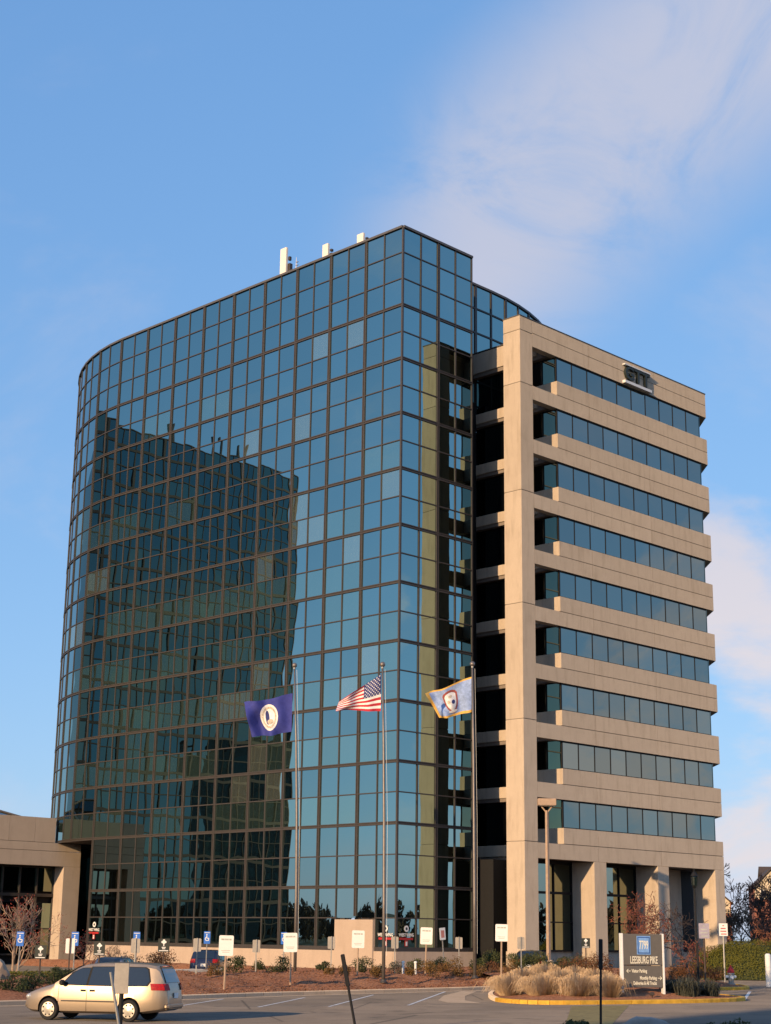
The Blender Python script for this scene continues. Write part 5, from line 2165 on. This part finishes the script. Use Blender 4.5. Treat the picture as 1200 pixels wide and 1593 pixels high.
for i, (x, y, h, sd, lab, bk, tw) in enumerate([
        (50.0, 9.5, 10.6, 41, 'tall grey bare tree rising behind the right end of the concrete wing', 'bark_dk', 'bark'),
        (46.3, 4.9, 9.0, 42, 'dark-trunked bare tree in the middle of the background trees', 'bark_dk', 'bark_dk'),
        (34.0, -5.5, 5.6, 43, 'small rounded brown tree behind the hedge at the right edge', 'bark', 'twig_red'),
        (59.5, 12.0, 8.6, 44, 'purplish bare tree low behind the wing corner', 'bark_dk', 'twig_red'),
        (62.0, 4.5, 8.2, 45, 'bare brown tree in front of the far gabled house', 'bark_dk', 'bark'),
        (41.0, -1.5, 6.8, 46, 'reddish bare tree just above the hedge, left of the gabled house', 'bark_dk', 'twig_red'),
        (56.0, 8.0, 8.4, 47, 'dense dark bare tree between the wing corner and the gabled house', 'bark_dk', 'bark_dk'),
        (70.0, 9.0, 8.0, 48, 'brown bare tree farthest back at the right edge', 'bark_dk', 'twig_red'),
        (40.0, 1.0, 6.0, 49, 'low spreading bare tree touching the wing corner', 'bark_dk', 'bark')]):
    bare_tree('bare_tree', (x, y, -1.6), h, lab, sd, 1, 6, 0.62, 0.03, bk, tw, None, 0.12, 'bare winter trees behind the wing', 0, 0.30, 0.026)

# clipped hedge mound at the right
t = thing('clipped_hedge', 'large rounded clipped green hedge at the right edge behind the hydrant', 'hedge', (23.6, -10.9, -1.62), FACE)
rr = random.Random(77)
m = MB()
for _ in range(26000):
    a = rr.uniform(0, 2 * pi)
    u = rr.uniform(0, 1)
    el = math.asin(u ** 0.8)
    d = Vector((cos(a) * cos(el), sin(a) * cos(el), sin(el)))
    q = rr.uniform(0.90, 1.02) + 0.03 * sin(a * 9) + 0.03 * sin(el * 11 + a * 4)
    ex = 0.85
    p = Vector((5.0 * abs(d.x) ** ex * (1 if d.x > 0 else -1) * q, 2.3 * abs(d.y) ** ex * (1 if d.y > 0 else -1) * q, 2.45 * d.z ** 0.85 * q))
    leaf_quad(m, p, d + Vector((rr.gauss(0, .45), rr.gauss(0, .45), rr.gauss(0, .45))), 0.105, rr)
part('foliage', m, MT['leaf_hedge'], t)
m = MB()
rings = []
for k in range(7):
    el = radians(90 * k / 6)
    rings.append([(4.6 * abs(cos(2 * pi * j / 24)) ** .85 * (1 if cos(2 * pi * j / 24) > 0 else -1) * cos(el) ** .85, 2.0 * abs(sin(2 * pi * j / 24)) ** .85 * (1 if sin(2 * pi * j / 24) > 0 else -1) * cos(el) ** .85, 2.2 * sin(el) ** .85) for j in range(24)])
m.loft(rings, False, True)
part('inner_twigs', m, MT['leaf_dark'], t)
m = MB()
rr = random.Random(78)
for _ in range(500):
    x = rr.uniform(13.0, 24.0)
    f = (x - 13) / 11
    p = Vector((x, -11.9 + 3.0 * f + rr.uniform(-.3, .3), ROAD + 0.16))
    a = rr.uniform(0, 6.3)
    s = Vector((-sin(a), cos(a), 0)) * 0.02
    e = p + Vector((cos(a) * 0.2, sin(a) * 0.2, rr.uniform(.15, .42)))
    m.add([p - s, p + s, e], [(0, 1, 2)])
tag(part('ground_cover', m, MT['leaf_gold']), 'tufted yellowish ground cover along the yellow kerb below the hedge', 'ground cover', kind='stuff')
# low yellow-green planting behind the dark shrubs at the left
m = MB()
for _ in range(2600):
    x, y = rr.uniform(-35, -26), rr.uniform(-10.2, -7.6)
    leaf_quad(m, Vector((x, y, -1.02 + rr.uniform(0, .22))), Vector((rr.gauss(0, .6), rr.gauss(0, .6), 1)), 0.14, rr)
tag(part('ground_cover', m, MT['leaf_hedge']), 'strip of low yellow-green ground cover behind the dark shrubs', 'ground cover', kind='stuff')
# scattered bark chips give the mulch its rough surface
m = MB()
for _ in range(9000):
    k = rr.random()
    a = lerp_poly([(p[0], p[1]) for p in kp], 0.45 + 0.55 * k)
    b = lerp_poly(bed_back, 0.45 + 0.55 * k)
    tt = rr.random() ** 1.5
    x, y = a[0] + (b[0] - a[0]) * tt, a[1] + 0.3 + (b[1] - a[1] - 0.3) * tt
    dd = sqrt((x - a[0]) ** 2 + (y - a[1]) ** 2)
    z = -1.51 + 0.5 * smooth01(dd / 5.0) + hills(x, y) * smooth01(dd)
    leaf_quad(m, Vector((x, y, z + 0.02)), Vector((rr.gauss(0, .5), rr.gauss(0, .5), 1)), 0.11, rr)
tag(part('bark_chips', m, MT['mulch']), kind='stuff')


def rock(name, loc, r, label, mat, seed, sq=(1, 1, 1), rz=0.0):
    rr = random.Random(seed)
    bm = bmesh.new()
    bmesh.ops.create_icosphere(bm, subdivisions=3, radius=1)
    ph = [rr.uniform(0, 6) for _ in range(6)]
    for v in bm.verts:
        c = v.co
        k = 1 + 0.16 * sin(c.x * 3 + ph[0]) * sin(c.y * 3 + ph[1]) + 0.10 * sin(c.z * 5 + ph[2] + c.x * 4) + 0.05 * sin(c.y * 11 + ph[3]) * sin(c.x * 9 + ph[4])
        v.co = Vector((c.x * sq[0], c.y * sq[1], c.z * sq[2])) * k * r
    me = bpy.data.meshes.new(name)
    bm.to_mesh(me)
    bm.free()
    me.materials.append(mat)
    o = link(name, me, None, loc, rz)
    flat_shade(o, 25)
    return tag(o, label, 'rock')


rock('boulder', (-35.55, -12.35, -0.95), 0.62, 'tan boulder standing at the left edge behind the dark shrubs', MT['rock'], 5, (0.8, 0.8, 1.15))
rock('stone', (-19.2, -4.3, -1.02), 0.55, 'long pale stone lying below the bumper of the parked dark blue car', MT['rock_grey'], 8, (1.7, 0.5, 0.30), FACE + 0.2)
rock('stone', (-17.9, -5.0, -1.00), 0.34, 'short rounded pale stone below the parked dark blue car', MT['rock_grey'], 9, (1.1, 0.7, 0.55), FACE)
rock('stone', (-37.99, -45.25, -1.36), 0.62, 'flat grey stone in the foreground near the bottom right', MT['rock_grey'], 12, (1.25, 0.7, 0.62), FACE)
for i, (x, y, w, h, lab) in enumerate([(-38.0, -47.6, 1.0, 0.42, 'dark leafy foreground shrub right of the flat grey stone'),
                                       (-36.9, -49.4, 1.1, 0.40, 'dark leafy foreground shrub at the bottom right corner'),
                                       (-39.3, -44.2, 0.6, 0.30, 'dark leafy foreground shrub left of the flat grey stone')]):
    shrub('dark', x, y, -1.28, w, h, lab, 'dark shrubs at the bottom edge', 500 + i)

t = thing('utility_cabinet', 'pale blue-grey utility cabinet behind the hedge by the wing corner', 'cabinet', (33.0, -3.2, -1.6), FACE)
m = MB()
m.bev(-1.0, 1.0, -0.6, 0.6, 0, 2.25, 0.03)
part('housing', m, plain('pale_cabinet_paint', (0.42, 0.46, 0.52), 0.5), t)
for x in (-0.5, 0.5):
    m = MB()
    m.box(x - 0.44, x + 0.44, -0.62, -0.602, 0.15, 2.1)
    part('door', m, plain('cabinet_door_paint', (0.38, 0.42, 0.48), 0.5), t)

# gabled town houses in the distance
MT['brick'] = plain('red_brick', (0.26, 0.105, 0.070), 0.9, var=0.3, scale=3)
MT['siding'] = plain('cream_siding', (0.60, 0.50, 0.36), 0.7)
MT['shingle'] = plain('dark_shingle', (0.085, 0.065, 0.055), 0.9, var=0.3)


def house(loc, rz, w, d, h, rise, label):
    t = thing('gabled_house', label, 'house', loc, rz, 'gabled houses beyond the trees')
    m = MB()
    m.box(-w / 2, w / 2, -d / 2, d / 2, 0, h)
    part('wall', m, MT['brick'], t)
    for s in (-1, 1):
        m = MB()
        m.add([(-w / 2 + 0.15, s * (d / 2 + 0.01), h), (w / 2 - 0.15, s * (d / 2 + 0.01), h), (0, s * (d / 2 + 0.01), h + rise - 0.1)], [(0, 1, 2)])
        part('gable', m, MT['siding'], t)
        m = MB()
        e = 0.5
        m.loft([[(s * (w / 2 + e), y, h - e * rise / w * 2), (0, y, h + rise), (0, y, h + rise + 0.25), (s * (w / 2 + e), y, h - e * rise / w * 2 + 0.25)] for y in (-d / 2 - 0.5, d / 2 + 0.5)], True, True)
        part('roof', m, MT['shingle'], t)
    m = MB()
    m.box(-w / 2 + 0.2, w / 2 - 0.2, -d / 2 - 0.04, -d / 2, h - 2.2, h - 0.02)
    part('siding_band', m, MT['siding'], t)
    for x in (-w / 4, w / 4):
        m = MB()
        m.box(x - 0.5, x + 0.5, -d / 2 - 0.10, -d / 2 - 0.05, h - 1.9, h - 0.5)
        f = part('window', m, MT['white'], t)
        m = MB()
        m.box(x - 0.40, x + 0.40, -d / 2 - 0.12, -d / 2 - 0.105, h - 1.8, h - 0.6)
        part('pane', m, MT['carglass'], f)
    m = MB()
    m.box(w / 4, w / 4 + 0.8, 0, 0.8, h + 0.3, h + rise + 1.0)
    part('chimney', m, MT['brick'], t)


house((210.0, 101.7, -1.6), FACE - 0.15, 7.0, 14, 12.2, 3.4, 'cream-gabled brick house showing above the trees at the right edge')
house((225.0, 100.8, -1.6), FACE - 0.15 + pi / 2, 14, 20, 12.0, 4.6, 'dark-roofed brick house at the far right behind the cream gable')
house((214.5, 118.0, -1.6), FACE - 0.15, 7.0, 14, 9.6, 3.0, 'cream-gabled house half hidden by bare trees near the wing corner')

# distant woods all round
rr = random.Random(99)
m = MB()
for _ in range(420):
    a = rr.uniform(0, 2 * pi)
    R = rr.uniform(235, 330)
    cx, cy = R * cos(a) - 20, R * sin(a)
    hh = rr.uniform(5.5, 10.5)
    if 0.36 < atan2(cy + 70, cx + 72) < 0.64:
        continue
    w = hh * rr.uniform(0.35, 0.6)
    for _k in range(150):
        d = Vector((rr.gauss(0, 1), rr.gauss(0, 1), rr.gauss(0, 1))).normalized() * rr.uniform(0.3, 1)
        p = Vector((cx + d.x * w, cy + d.y * w, -1 + hh * 0.52 + d.z * hh * 0.50))
        leaf_quad(m, p, Vector((rr.gauss(0, 1), rr.gauss(0, 1), rr.gauss(0, .6))), 2.6, rr)
tag(part('distant_woods', m, MT['woods']), 'low dark line of far-off winter woods on the horizon', 'woods', kind='stuff')
